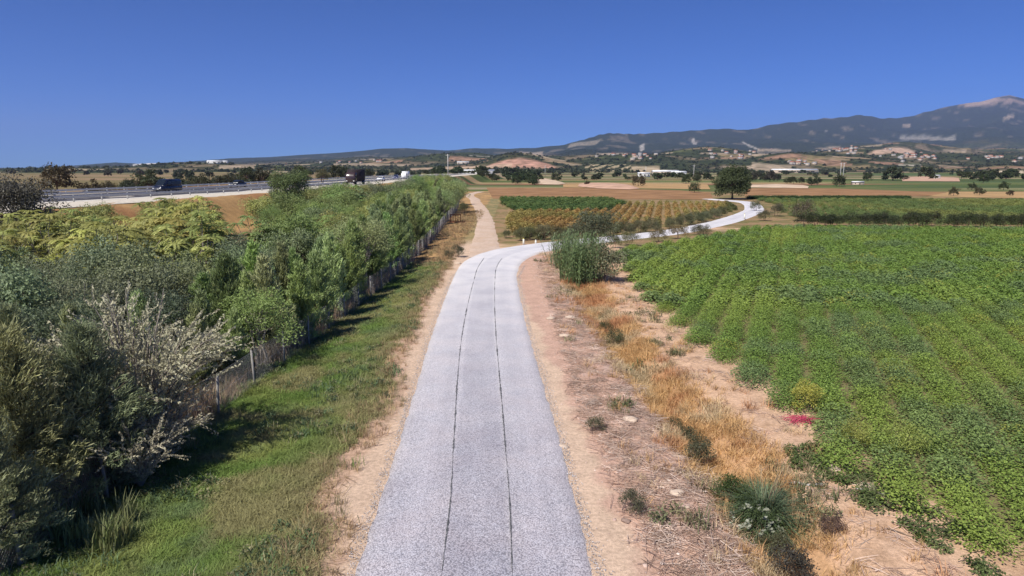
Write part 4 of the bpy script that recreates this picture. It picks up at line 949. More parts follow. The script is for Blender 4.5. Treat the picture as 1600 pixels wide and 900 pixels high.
# row of feathery young trees just behind the wire fence
ys = 27.0; k = 0
while ys < 150:
    if not (21 < ys < 26):
        for ro, off in enumerate(((.45, 0), (1.9, .6), (3.7, .2))):
            x = fx(ys) - off[0] - rng.random() * .9; y = ys + off[1] + rng.random() * 1.2
            sc = (.62 + .55 * rng.random()) * np.interp(y, [25, 45, 80, 150], [1.15, 1.25, 1.3, 1.5])
            q = rng.random() * (.66 if y < 95 else 1); pr = P_feather[k % 4] if q < .62 else (P_fine[k % 3] if q < .82 else P_broad[k % 4])
            lab = ('nearby' if y < 60 else 'distant') + ' green young tree, ' + ('front', 'second', 'third')[ro] + ' row behind the fence'
            w_ = .85 + .3 * rng.random(); plant('young_tree', pr, x, y, (sc * w_, sc * w_, sc), jitter(FEA if rng.random() < .6 else MID, .3), lab, group='young trees behind the fence'); k += 1
    ys += np.interp(ys, [20, 60, 150], [2.2, 2.6, 4.6])
for (x, y, s_) in ((-12.4, 22.2, 1.0), (-11.6, 24.4, .95), (-13.6, 24.2, 1.1), (-12.3, 26.4, 1.0), (-14.4, 21.6, 1.1), (-10.9, 26.0, .8), (-13.2, 20.2, 1.05)):
    plant('young_tree', P_feather[k % 4], x, y, s_, jitter(FEA), 'feathery green young tree just behind the pale tamarisk', group='young trees behind the tamarisk'); k += 1
# belt of broad trees between fence row and motorway
k = 0; placed = []
def spot_ok(x, y, dmin):
    for a, b in placed:
        if (a - x) ** 2 + (b - y) ** 2 < dmin * dmin: return False
    placed.append((x, y)); return True
placed.append((-12.2, 21.5))
tries = 0
while k < 215 and tries < 9000:
    tries += 1
    y = 13 + 200 * rng.random() ** 1.25; x = -14 - (abs(he(y)) - 19) * rng.random()
    if x < he(y) + 6.5 or x > fx(y) - 4.4 or x < -.82 * y - 6: continue
    pxq, pyq = to_px(x, y, 3.5)
    if pxq < -60: continue
    bare = (325 < pxq < 405 and 300 < pyq < 385) or (165 < pxq < 232 and 305 < pyq < 352)
    if bare: continue
    if not spot_ok(x, y, np.interp(y, [15, 60, 150], [1.7, 2.3, 3.2])): continue
    d_edge = x - he(y)
    if pxq < 345 and 36 < y < 84 and x < -19:
        if rng.random() < .2: pr, tint, lab = P_broad[k % 4], jitter(YG), 'olive green bushy tree among the yellow leaved trees below the motorway'
        else: pr, tint, lab = P_ail[k % 4], jitter(YEL if rng.random() < .6 else YG, .25), 'yellow green tree with long compound leaves below the motorway bank'
        sc = 1.05 + .35 * rng.random()
    elif y < 44:
        pr, tint, lab = (P_broad + P_fine)[k % 7], jitter(GRG), 'grey green bushy tree in the nearer part of the tree belt'; sc = 1.0 + .35 * rng.random()
    else:
        pr = (P_broad + P_ail[:2] + P_fine)[k % 9]; q = rng.random()
        tint = jitter(MID if q < .55 else (GRG if q < .8 else YG)); sc = (.85 + .5 * rng.random()) * np.interp(y, [44, 90, 200], [1.0, 1.08, 1.35])
        lab = 'mid green bushy tree in the belt below the motorway' if y < 100 else 'green bushy tree at the far end of the belt'
    if y > 100: pr = (P_broad + P_far[:0])[k % 4]
    sc *= np.interp(d_edge, [6, 12, 20], [.8, .95, 1.0])
    plant('belt_tree', pr, x, y, sc, tint, lab, group='trees of the belt'); k += 1
# shrubs filling the foot of the belt
for k in range(40):
    y = 12 + 60 * rng.random(); x = fx(y) - .7 - 6 * rng.random()
    if (x + 12.2) ** 2 + (y - 21.5) ** 2 < 4: continue
    plant('understorey_shrub', P_shrub[k % 3], x, y, .5 + .4 * rng.random(), jitter((.12, .11, .06) if rng.random() < .5 else GRG), 'low dull shrub between the stems behind the wire fence', 'shrub', 'shrubs under the belt trees')
# the singular ones at the front left
plant('tamarisk', P_tam, -10.6, 18.6, 1.15, (.50, .50, .37), 'large pale silvery tamarisk arching out over the wire fence')
plant('tamarisk', P_tams[0], -9.7, 16.6, .75, (.50, .48, .37), 'small pale tamarisk drooping low in front of the large one')
plant('tamarisk', P_tams[0], -9.9, 18.0, .8, (.50, .48, .37), 'pale low tamarisk shoot at the right foot of the large one')
plant('pine_tree', P_pine[0], -11.5, 14.9, 1.12, (.40, .40, .19), 'yellowish soft needled pine at the left edge of the picture')
plant('pine_tree', P_pine[1], -10.7, 16.4, 1.05, (.25, .29, .16), 'dark green pine between yellowish pine and pale tamarisk')
plant('pine_tree', P_pine[2], -13.4, 17.6, 1.1, (.29, .32, .17), 'green pine behind the yellowish pine at the left edge')
plant('pine_tree', P_pine[1], -10.7, 13.0, .78, (.30, .32, .17), 'small bushy pine low in the bottom left corner')
plant('pine_tree', P_pine[0], -12.0, 12.6, 1.0, (.34, .35, .17), 'pine cut by the left border below the yellowish one')
for (x, y, s_) in ((-15.5, 22.5, 1.15), (-17.8, 21.0, 1.2), (-19.5, 24.5, 1.2), (-16.2, 26.5, 1.1), (-14.2, 26.8, 1.0), (-20.5, 21.8, 1.2)):
    plant('dark_olive_tree', P_fine[k % 3], x, y, s_, jitter((.15, .18, .125), .1), 'dusky grey green tree behind the pale tamarisk', group='dusky trees behind the tamarisk'); k += 1
x, y = -42.0, 58.0
plant('dark_tree', P_dark, x, y, 1.0, (.15, .14, .115), 'tall dark dull tree standing at the left edge before the motorway')
plant('dark_tree', P_dark, -32.0, 98, 1.03, (.17, .22, .09), 'tall green tree rising in front of the motorway left of the brown lorry')
for (px, py, s_, tint, lab) in ((505, 300, 1.0, (.13, .115, .06), 'brownish bush in front of the motorway below the brown lorry'), (480, 300, .9, (.11, .14, .05), 'green bush in front of the motorway left of the brownish bush'), (690, 300, 1.35, MID, 'dense green tree at the far end of the belt beside the dirt track'), (712, 303, 1.3, MID, 'rounded green tree ending the belt by the dirt track'), (725, 318, .6, (.13, .15, .07), 'low olive bush between belt end and dirt track')):
    x, y = G(px, py + 10, 1.0); plant('roadside_bush', P_broad[k % 4], x, y, s_, jitter(tint, .06), lab, 'bush'); k += 1

# cane clump and shrubs by the bend
P_c = cane_clump(1.4, 3.3, 190)
plant('cane_clump', P_c, 4.9, 48.0, 1.1, (.19, .26, .115), 'tall clump of grey green giant cane beside the ditch', 'cane', rz=.1, parts=('stalks', 'leaves'))
plant('cane_clump', cane_clump(1.1, 2.6, 100), 4.4, 54.5, 1.15, (.20, .25, .13), 'smaller cane clump at the inside of the road bend', 'cane', rz=.3, parts=('stalks', 'leaves'))
plant('round_shrub', P_broad[0], 7.0, 57.5, 1.2, (.15, .165, .10), 'dark round shrub behind the cane clump at the bend', 'shrub')
plant('round_shrub', P_shrub[0], 6.3, 47.0, 1.7, (.27, .28, .17), 'light leafy shrub at the right foot of the cane clump', 'shrub')
plant('lone_tree', P_lone, 56.5, 176, .88, (.10, .125, .055), 'big lone dark round tree at the end of the pale road')
hk = 0
for (px, py, s_, tint, lab) in ((1255, 346, 1.9, (.17, .14, .10), 'brownish twiggy bush at the end of the dark hedge'), (1195, 345, 1.1, (.16, .15, .09), 'grey brown bush just right of the curving pale road'), (1212, 338, 1.4, (.15, .14, .09), 'low brown bush between the pale road and the twiggy bush'), (1100, 372, .9, (.18, .16, .09), 'dry bush at the back left corner of the green field'), (1030, 378, 1.0, (.24, .20, .11), 'straw coloured bush beside the pale road'), (985, 384, 1.0, (.20, .20, .09), 'olive bush where the field meets the pale road'), (960, 388, .8, (.15, .16, .07), 'low green bush right of the dark round shrub'), (1090, 366, .8, (.10, .10, .06), 'small dark bush on the verge of the pale road'), (1060, 374, 1.1, (.26, .20, .10), 'dry yellowish bush between field and pale road'), (715, 402, .7, (.14, .14, .09), 'grey green bush at the left of the road bend'), (700, 404, .5, (.15, .14, .09), 'small grey bush left of the road bend'), (790, 372, .6, (.11, .12, .06), 'low green bush in the corner of the dirt track'), (1180, 330, 1.2, (.16, .17, .09), 'olive bush at the outside of the pale road curve')):
    x, y = G(px, py); plant('verge_bush', P_shrub[hk % 3], x, y, s_, tint, lab, 'bush'); hk += 1
# dark hedge across the field end
hx = 41.0
while hx < 118:
    x = hx + rng.normal() * .3; y = np.interp(x, [41, 68, 112, 120], [95.5, 92.6, 88.6, 88]) + rng.normal() * .35
    if abs(x) < .82 * y:
        plant('hedge_bush', P_shrub[hk % 3], x, y, (1.3, 1.3, .95 + .3 * rng.random()), jitter((.07, .085, .04), .35), 'dark green bush in the low hedge behind the green field', 'bush', 'hedge bushes behind the green field')
        hk += 1
    hx += 1.25
# pale vine hedge along the near side of the vineyard
for k in range(26):
    u = k / 25; x = 1 + 34 * u + rng.normal() * .3; y = np.interp(x, [1, 11, 19.4, 28.5, 36], [75.5, 79.5, 88, 101.5, 116]) + rng.normal() * .3
    plant('vineyard_edge_bush', P_shrub[k % 3], x, y, .75 + .4 * rng.random(), jitter((.17, .17, .09), .3), 'olive weed bush along the near edge of the vineyard', 'bush', 'bushes along the vineyard edge')
# front right: fountain grass, white flowered shrub
mb = fountain(1500, 1.5, .02); m_fount = leafmat('fountain_grass', (.5, .5, .5), (1.5, 1.5, 1.4), .2)
gx_, gy_ = G(1195, 790); z_ = zgf(gx_, gy_)
fg = empty('fountain_grass', (gx_, gy_, z_ - .05)); tag(fg, 'big rounded tussock of fountain grass in the ditch at lower right', 'grass tussock'); obj('blades', mb.mesh('blades', m_fount), fg, color=(.135, .185, .10))
pl = MB()
for k in range(16):
    a = rng.random() * 6.28; r_ = .3 * rng.random(); b = np.array([math.cos(a) * r_ * .4, math.sin(a) * r_ * .4, .3]); pl.tube([b, b + [math.cos(a) * .15, math.sin(a) * .15, .6], b + [math.cos(a) * .35, math.sin(a) * .35, .95 + .2 * rng.random()]], [.004, .004, .010], 3, cap=False, lv=rng.random())
obj('plumes', pl.mesh('plumes', m_pale), fg, color=(.45, .36, .24))
sx_, sy_ = G(1180, 812); fs = plant('flowering_shrub', P_shrub[1], sx_, sy_, (.72, .72, .5), (.085, .12, .045), 'dark shrub with white flower heads in front of the fountain grass', 'shrub')
fl = MB(); n = 70; q = rdir(n); q[:, 2] = abs(q[:, 2]); c = q * np.array([.95, .95, 1.45]) + [0, 0, .1]
for r_ in range(5): fl.leaves(c + rdir(n) * .07, rdir(n), rdir(n), .15, .10, .2)
obj('flower_heads', fl.mesh('flower_heads', leafmat('flower', (.75, .75, .7), (1.1, 1.1, 1.1), .2)), fs, color=(.36, .37, .28))
for (px, py, s_, tint, lab, f) in ((1140, 770, .55, (.075, .11, .03), 'bright green low shrub left of the fountain grass', 1), (1165, 785, .45, (.08, .12, .03), 'small green shrub hugging the fountain grass', 0), (1215, 840, .40, (.16, .16, .09), 'pale weedy bush below the white flowered shrub', 0), (1235, 885, .55, (.09, .08, .065), 'dark dead weed clump in the ditch at the bottom border', 0), (1300, 838, .30, (.17, .11, .09), 'small reddish dead bush on the bare soil', 0), (1075, 675, .42, (.10, .11, .06), 'dark weed clump in the ditch beside the pale rock', 1), (1090, 705, .5, (.12, .12, .07), 'grey green weed mound in the ditch', 2), (1055, 655, .3, (.11, .12, .06), 'little green weed at the ditch edge', 0), (960, 525, .55, (.13, .14, .07), 'leafy green weed standing in the orange ditch grass', 0), (945, 505, .4, (.12, .13, .06), 'small weed before the leafy one in the ditch grass', 1), (985, 800, .35, (.13, .13, .08), 'grey green weed at the edge of the sandy shoulder', 1), (930, 675, .3, (.14, .14, .08), 'small grey weed beside the right shoulder', 2), (1252, 640, .62, (.46, .44, .10), 'bright yellow leaved plant at the crop edge', 2), (1335, 700, .5, (.40, .42, .11), 'yellowing plant inside the front of the crop', 0), (1410, 710, .6, (.36, .42, .11), 'tall yellow green weed in the crop front', 1)):
    x, y = G(px, py); plant('weed_clump', P_shrub[f], x, y, s_, tint, lab, 'weed')
# tall weeds in the shade at lower left
P_weed = [(MB().tube([(0, 0, -.05), (.01, 0, .35)], [.012, .006], 5).mesh('trunk', m_bark), tuft(70, .85, .035, .4, .14).mesh('crown', m_leaf)) for _ in range(3)]
for k in range(16):
    x, y = G(100 + 140 * rng.random(), 790 + 60 * rng.random()); x = min(x, -7.2 - .3 * rng.random())
    plant('tall_weed', P_weed[k % 3], x - .5, y, .7 + .4 * rng.random(), jitter((.26, .30, .13), .3), 'slender upright weed at the shaded foot of the pines', 'weed', 'upright weeds at lower left', parts=('stem', 'leaves'))

# ------------------------------------------------------------------ wire fence
m_conc = plain('concrete_post', (.30, .285, .26), .9, .15, scale=5); m_wire = plain('fence_wire', (.42, .42, .42), .5, .5, .5, var=.1)
fy = [10.0]
while fy[-1] < 215: fy.append(fy[-1] + 3.0)
fence = tag(empty('wire_fence', (float(fx(fy[0])), fy[0], 0)), 'long chain link fence on grey concrete posts in front of the tree belt', 'fence')
fo = np.array([float(fx(fy[0])), fy[0], 0])
pm = MB().box((0, 0, .60), (.075, .075, 1.7), taper=.85).box((0, 0, 1.46), (.05, .05, .03)).mesh('post', m_conc)
FH = 1.35
for k in range(len(fy)):
    x, y = float(fx(fy[k])), fy[k]; z = zgf(x, y); o = obj('post', pm, fence, np.array([x, y, z]) - fo); o.rotation_euler = (rng.normal() * .03, rng.normal() * .03, rng.random() * .3)
    if k + 1 < len(fy) and y < 140:
        x2, y2 = float(fx(fy[k + 1])), fy[k + 1]; z2 = zgf(x2, y2); a = np.array([x, y, z + .06]); b = np.array([x2, y2, z2 + .06]); L_ = np.linalg.norm(b - a); e = (b - a) / L_
        mb = MB(); sp = .10 if y < 45 else .2; r_ = .0016 if y < 45 else .003
        N_ = int(L_ / sp); steps = FH
        for q in range(-int(FH / sp), N_ + 1):
            for sg in (1, -1):
                u0 = q * sp; u1 = u0 + FH
                t0, t1 = max(0, -u0 / FH), min(1, (L_ - u0) / FH)
                if t1 <= t0: continue
                def pt(t_): return a + e * (u0 + FH * t_) + np.array([0, 0, (FH * t_) if sg > 0 else FH * (1 - t_)])
                mb.tube([pt(t0), pt(t1)], r_, 3, cap=False)
        for hz_ in (.02, FH * .5, FH): mb.tube([a + [0, 0, hz_], b + [0, 0, hz_]], .004, 3, cap=False)
        obj('wire_mesh', MB.mesh(mb, 'wire_mesh', m_wire), fence, -fo)
# ------------------------------------------------------------------ small things
m_rust = plain('rusty_metal', (.22, .07, .04), .85, .3, .2, scale=8); m_plank = plain('old_timber', (.36, .29, .22), .9, .1, scale=9); m_pipe = plain('grey_pipe', (.45, .43, .41), .6, .3)
x, y = G(712, 347.5); rk = tag(empty('rusty_rack', (x, y, zgf(x, y)), .1), 'rusty brown metal rack standing in dry grass beside the wire fence', 'rack')
obj('top_rail', MB().box((0, 0, 1.15), (1.7, .10, .10)).box((0, .55, 1.13), (1.7, .08, .08)).box((-.8, .27, 1.14), (.08, .6, .07)).box((.8, .27, 1.14), (.08, .6, .07)).mesh('top_rail', m_rust), rk)
for k in range(5): obj('bar', MB().box((-.72 + k * .36, 0, .55), (.07, .07, 1.12)).mesh('bar', m_rust), rk)
for xx in (-.75, .75): obj('leg', MB().box((xx, .55, .55), (.08, .08, 1.1)).mesh('leg', m_rust), rk)
obj('ground_beam', MB().box((.2, -.12, .06), (2.3, .14, .12)).mesh('ground_beam', m_rust), rk)
m_mark = plain('marker_white', (.72, .70, .62), .7); m_yel = plain('marker_yellow', (.55, .48, .08), .7)
for (px, py, h_, lab, cat) in ((818, 382.5, .62, 'taller white marker post at the outer edge of the road bend', 'post'), (837, 381, .36, 'short pale marker stone beside the taller white post', 'post'), (1163, 343, .9, 'white marker post where the pale road curves away', 'post')):
    x, y = G(px, py); r = tag(empty('marker_post', (x, y, zgf(x, y))), lab, cat)
    obj('shaft', MB().box((0, 0, h_ / 2 - .05), (.20, .20, h_ + .1), taper=.8).mesh('shaft', m_mark), r); obj('cap', MB().box((0, 0, h_ + .04), (.15, .15, .08), taper=.5).mesh('cap', m_yel if h_ > .5 else m_mark), r)
m_rock = plain('pale_rock', (.60, .47, .36), .9, .1, var=.15, scale=7); m_rockd = plain('brown_rock', (.34, .24, .19), .9, .1, scale=7)
for k, (px, py, s_, mt, lab) in enumerate(((861, 498, .22, m_rock, 'flat pale rock left of its twin on the far right verge'), (891, 497, .24, m_rock, 'pale rock right of its twin on the far right verge'), (881, 525, .20, m_rock, 'round pale rock below the two pale rocks'), (897, 530, .16, m_rockd, 'brown rock beside the round pale rock'), (986, 656, .20, m_rock, 'oblong pale rock on the reddish verge'), (1058, 771, .15, m_rock, 'pale angular rock on the litter at lower right'), (1073, 794, .07, m_rock, 'small white stone below the pale angular rock'), (881, 698, .10, m_rock, 'white scrap of stone at the right road edge'), (1300, 737, .16, m_rock, 'pale stone at the edge of the crop'), (1350, 765, .18, m_rock, 'pale clod beside the end of the pipe'), (978, 815, .09, m_rockd, 'small dark stone on the sandy right shoulder'), (904, 642, .06, m_rockd, 'tiny dark stone on the upper right shoulder'), (715, 412, .25, m_rock, 'pale stone at the left verge near the bend'), (322, 738, .13, m_rock, 'pale stone lying in the verge grass'))):
    x, y = G(px, py); o = obj('rock', stone_mesh('rock', mt, 40 + k, .55), None, (x, y, zgf(x, y) + s_ * .12), rng.random() * 6); o.scale = (s_ * 1.6, s_ * 1.2, s_ * 1.1); tag(o, lab, 'rock')
# irrigation pipe pieces lying from the tussock into the crop
def lying(name, a, b, r_, mt, lab, cat):
    xa, ya = G(*a); xb, yb = G(*b); P = np.array([[xa + (xb - xa) * u, ya + (yb - ya) * u, zgf(xa + (xb - xa) * u, ya + (yb - ya) * u) + r_ * .9 + .02 * math.sin(u * 9)] for u in np.linspace(0, 1, 9)])
    o = P[0].copy(); return tag(obj(name, MB().tube(P - o, r_, 8).mesh(name, mt, True), None, o), lab, cat)
lying('irrigation_pipe', (1232, 759), (1290, 766), .035, m_pipe, 'grey pipe end lying on soil right of the fountain grass', 'pipe')
lying('irrigation_pipe', (1336, 770), (1392, 778), .03, m_pipe, 'grey pipe piece lying at the front edge of the crop', 'pipe')
lying('fallen_branch', (1348, 785), (1400, 782), .02, m_plank, 'pale dead branch below the pipe at the crop edge', 'branch')
lying('fallen_branch', (1385, 832), (1470, 856), .016, m_bark, 'dark dead stalk on the bare soil at lower right', 'branch')
# pile of pink net
m_pink = plain('pink_net', (.48, .06, .12), .7, .3, var=.3, scale=12)
x, y = G(1254, 660); nb = MB()
for k in range(46):
    a = rng.random() * 6.28; L_ = .25 + .35 * rng.random(); c = np.array([rng.normal() * .18, rng.normal() * .12, 0]); u = np.linspace(0, 1, 7)[:, None]; d = np.array([math.cos(a), math.sin(a) * .6, 0])
    nb.tube(c + d * (u - .5) * L_ * 2 + np.array([0, 0, 1]) * (np.sin(u * PI) * (.04 + .14 * rng.random())) + rng.normal(size=(7, 3)) * .02 + [0, 0, .02], .007, 4, cap=False)
tag(obj('pink_net', nb.mesh('pink_net', m_pink), None, (x, y, zgf(x, y))), 'crumpled heap of bright pink net at the crop edge', 'net')
# low planks by the fence
for (px, py, lab) in ((640, 419, 'short grey timber lying at the fence foot, farther one'), (588, 467, 'short grey timber lying at the fence foot, nearer one')):
    x, y = G(px, py); o = obj('timber', MB().box((0, 0, .06), (1.3, .14, .10)).box((.1, .02, .125), (1.1, .09, .03)).mesh('timber', m_plank), None, (x, y, zgf(x, y)), .35); tag(o, lab, 'timber')
# power poles
m_pole = plain('pole_concrete', (.55, .53, .50), .9, .2)
def pole(x, y, h_, lab, z=None):
    r = tag(empty('power_pole', (x, y, zgf(x, y) if z is None else z)), lab, 'pole', 'power poles')
    obj('shaft', MB().tube([(0, 0, -.3), (0, 0, h_)], [.20, .12], 8).mesh('shaft', m_pole), r); obj('crossarm', MB().box((0, 0, h_ - .5), (1.9, .12, .14)).mesh('crossarm', m_pole), r)
    for q in (-.8, 0, .8): obj('insulator', MB().tube([(q, 0, h_ - .43), (q, 0, h_ - .15)], [.06, .04], 6).mesh('insulator', m_conc), r)
for (px, py, d, h_, lab) in ((701.5, 290, 300, 10, 'pale power pole rising behind the end of the tree belt'), (851, 274, 640, 10, 'pale power pole left of the pink quarry foot'), (1006, 279, 520, 9, 'power pole beside the long white barn'), (1080, 282, 470, 10, 'power pole left of the big lone tree'), (1306, 283, 430, 11, 'left one of two power poles right of the lone tree'), (1310.5, 283, 445, 11, 'right one of two power poles right of the lone tree')):
    a = (px - 800) / F_PX; pole(a * d * 1.0 / math.cos(PITCH) * .985, d, h_, lab)
# ------------------------------------------------------------------ trees of the plain and beyond the motorway
k = 0
def ftree(px, py, s_, tint, lab, group=None, near=True, sq=1.0):
    global k
    x, y = G(px, py); plant('field_tree', (P_far if y < 420 else P_vfar)[k % 4], x, y, (s_, s_, s_ * sq), jitter(tint, .1), lab, group=group); k += 1
FT = (.07, .085, .035)
for (px, py, s_, tint, lab) in ((997, 291, 1.1, (.13, .10, .05), 'rusty brown small tree among the stubble strips'), (869, 284, 1.1, FT, 'round dark tree beside the pale gravel patch'), (846, 283, .6, FT, 'small dark tree left of the pale gravel patch'), (757, 274, 1.5, FT, 'dark round tree at the right of the long low barn'), (693, 273, 1.3, FT, 'dark tree left of the pale power pole'), (1268, 290, .8, FT, 'dark bush left of two small power poles'), (1277, 289, .8, (.08, .095, .045), 'second dark bush right of its neighbour before the power poles'), (1311, 292, 1.1, (.09, .11, .05), 'rounded green tree below the two power poles'), (1356, 283, 1.0, FT, 'green tree standing alone in the pale strip'), (1395, 282, 1.6, FT, 'broad dark tree at the left of the tan plot'), (1446, 278, 1.7, FT, 'dark round tree beside the small white hut'), (1458, 281, .8, FT, 'small dark bush right of the white hut'), (1502, 279, 1.0, FT, 'dark tree at the end of the pink plot'), (1536, 286, 1.0, FT, 'single round dark tree in the green strip at right'), (1568, 297, .6, FT, 'small dark bush on the brown field edge at right'), (1578, 306, .35, (.10, .08, .05), 'small dark post like bush on the tan stubble'), (1518, 297, .55, FT, 'dark bush on the tan strip'), (1530, 305, .5, (.11, .11, .06), 'dark weedy bush at the right edge of the brown field'), (1490, 306, .5, (.12, .12, .06), 'low weedy bush at the brown field corner'), (1072, 287, 1.0, FT, 'dark tree left of the lone tree'), (1090, 285, .8, FT, 'little dark tree close left of the lone tree'), (1085, 301, .7, (.15, .17, .08), 'pale green bush at the left foot of the lone tree'), (1155, 298, .5, (.14, .15, .07), 'olive bush right of the lone tree foot'), (1203, 284, 1.3, (.085, .07, .06), 'dark brownish tree below the long white roof'), (918, 291, .5, (.11, .07, .05), 'rusty low bush on the pale cut bank'), (1230, 287, .7, FT, 'first small tree of the row below the tan slope'), (1240, 287, .7, FT, 'second small tree of the row below the tan slope'), (1252, 287, .7, FT, 'third small tree of the row below the tan slope'), (1580, 277, 1.4, FT, 'large dark tree at the right border under the pale bank'), (1552, 278, 1.3, FT, 'dark tree left of the border tree')):
    ftree(px, py, s_, tint, lab)
# dark tree groups
for (x0, x1, y0, y1, nn, s_, tint, lab, grp) in ((772, 850, 272, 279, 26, 1.2, (.058, .075, .034), 'dark tree in the dense grove below the pink quarry', 'grove below the quarry'), (805, 835, 279, 289, 12, .9, (.065, .09, .035), 'green tree at the near side of the quarry grove', 'near side of the quarry grove'), (720, 800, 279, 284, 14, .6, (.09, .105, .05), 'green bush before the long low barn', 'bushes before the barn'), (640, 720, 275, 284, 20, .9, (.075, .10, .045), 'green tree beyond the end of the motorway belt', 'trees beyond the belt'), (1030, 1110, 277, 281, 10, .8, FT, 'dark tree around the white barns', 'trees around the barns'), (1505, 1600, 277, 281, 14, 1.0, FT, 'dark tree in the row at the far right of the plain', 'tree row at far right'), (1150, 1215, 277, 284, 12, 1.0, (.075, .08, .05), 'dark tree behind the lone tree', 'trees behind the lone tree')):
    for q in range(nn): ftree(x0 + (x1 - x0) * rng.random(), y0 + (y1 - y0) * rng.random(), s_ * (.7 + .5 * rng.random()), tint, lab, grp)
# beyond the motorway: brownish orchard and scrub
for q in range(110):
    px = -20 + 560 * rng.random(); o = 34 + 70 * rng.random() ** 1.4; yy = 60 + 260 * rng.random()
    x = he(yy) - o; 
    if x < -.80 * yy or x > -.20 * yy + 10 and yy > 300: continue
    pxq, pyq = to_px(x, yy, 2.0); tint = (.11, .095, .05) if (pxq < 190 or rng.random() < .35) else (.075, .085, .045)
    plant('roadside_tree', P_far[q % 5], x, yy, (.75 + .35 * rng.random()), jitter(tint, .2), 'brownish tree of the scrub beyond the motorway' if tint[0] > .1 else 'dark green tree of the scrub beyond the motorway', group='scrub trees beyond the motorway', z=.0 if o > 44 else None)
for q in range(34):
    px = 250 + 380 * rng.random(); d = 420 + 700 * rng.random(); a = (px - 800) / F_PX / .985
    plant('distant_tree', P_vfar[q % 4], a * d, d, .8 + .5 * rng.random(), jitter((.06, .075, .04), .15), 'dark distant tree on the plain beyond the motorway', group='distant trees left')
for q in range(26):
    px = 0 + 260 * rng.random(); d = 500 + 1200 * rng.random(); a = (px - 800) / F_PX / .985
    plant('distant_tree', P_vfar[q % 4], a * d, d, .7 + .5 * rng.random(), jitter((.08, .075, .045), .15), 'small dark tree near the flat left horizon', group='distant trees near the left horizon')
for q in range(150):
    d = 440 + 900 * rng.random(); px = 640 + 1000 * rng.random(); dd = 440 * (1.3 ** int(math.log(d / 440) / math.log(1.3))) * 1.02 + rng.normal() * 6; a = (px - 800) / F_PX / .985; s_ = .45 + .6 * rng.random() ** 2
    plant('hedgerow_tree', P_vfar[q % 4], a * dd, dd, (s_ * 1.3, s_, s_), jitter((.085, .10, .05), .3), 'small dark hedgerow tree ' + ('left' if px < 1137 else 'right') + ' of the lone tree', group='hedgerow trees of the far plain')
s_scrub = [src('hill_scrub', leafy(46, 3.6, 4.2, 2.6, 1.9).mesh('hill_scrub', m_scl)) for _ in range(3)]
def hill_scrub():
    n = 15000; k = (rng.random(n) ** 1.2 * (np.searchsorted(dist, 4300) - 8)).astype(int) + 6; j = rng.integers(0, NA, n)
    dark = hc[k, j].mean(1) < .13; ok = dark & (rng.random(n) < .75) & (DI[k, j] > 1050); k, j = k[ok], j[ok]; n = len(k)
    u = rng.random(n)[:, None]; P = np.stack([HX, HY, HZ], -1); pt = P[k, j] * (1 - u) + P[np.minimum(k + 1, ND - 1), j] * u; s_ = .5 + .7 * rng.random(n)
    scatter('hill_scrub', pt, rot_z(n, .02), np.stack([s_ * 1.2, s_ * 1.2, s_], 1), tintmix(n, [(.07, .09, .045), (.09, .105, .05), (.06, .075, .04), (.11, .115, .06)]), s_scrub, 'olive trees and scrub covering the foot slopes', 'scrub')
hill_scrub()
m_cut = plain('pale_cut_bank', (.58, .44, .31), .95, .1, var=.2, scale=.15); m_cutp = plain('pink_cut_bank', (.52, .33, .23), .95, .1, var=.2, scale=.15)
def bank(name, pts, mat, h_): 
    P = np.array(fpoly(pts)); c = P.mean(0); R_ = []
    for f, z in ((1, .05), (.8, h_ * .7), (.45, h_)): R_.append(np.column_stack([c + (P - c) * f, np.full(len(P), z) + .2 * rng.random(len(P))]))
    n = len(P); V = np.concatenate(R_); ii = np.arange(3 * n).reshape(3, n); jj = np.roll(ii, -1, 1)
    me = MB().add(V, np.stack([ii[:-1], jj[:-1], jj[1:], ii[1:]], -1).reshape(-1, 4), [[2 * n, 2 * n + q, 2 * n + q + 1] for q in range(1, n - 1)]).mesh(name, mat); return tag(obj(name, me), kind='structure')
bank('bare_bank', [(832, 286), (850, 288.5), (872, 288.5), (884, 287), (868, 283), (850, 280), (832, 281)], m_cut, 1.0)
bank('bare_bank', [(903, 292), (935, 295), (985, 296.5), (1000, 295), (985, 291), (950, 288.5), (905, 288)], m_cutp, 1.2)
bank('bare_bank', [(1165, 293), (1262, 294.5), (1264, 291.5), (1215, 290), (1165, 290.5)], m_cut, .8)
bank('bare_bank', [(1410, 283), (1500, 284), (1498, 278), (1440, 276.5), (1408, 278)], m_cutp, .8)
# ------------------------------------------------------------------ buildings
m_wall = plain('white_wall', (.68, .66, .62), .9, .1, scale=.3); m_roofw = plain('white_roof', (.75, .75, .74), .6, .3, scale=.2); m_roofr = plain('tile_roof', (.40, .17, .11), .9, .1, scale=.4); m_wallt = plain('tan_wall', (.50, .42, .33), .9, .1, scale=.3); m_wallv = plain('village_wall', (.46, .43, .39), .9, .1, scale=.3); m_roofv = plain('grey_roof', (.42, .40, .38), .9, .1, scale=.3); m_dark = plain('dark_opening', (.03, .03, .03), .9)
def gable(W, D, H, R, over=.3):
    w_, d_ = W / 2 + over, D / 2 + over; V = [(-w_, -d_, H), (w_, -d_, H), (w_, d_, H), (-w_, d_, H), (-w_, 0, H + R), (w_, 0, H + R)]
    return MB().add(V, [[0, 1, 5, 4], [2, 3, 4, 5], [3, 2, 1, 0]], [[0, 4, 3], [1, 2, 5]])
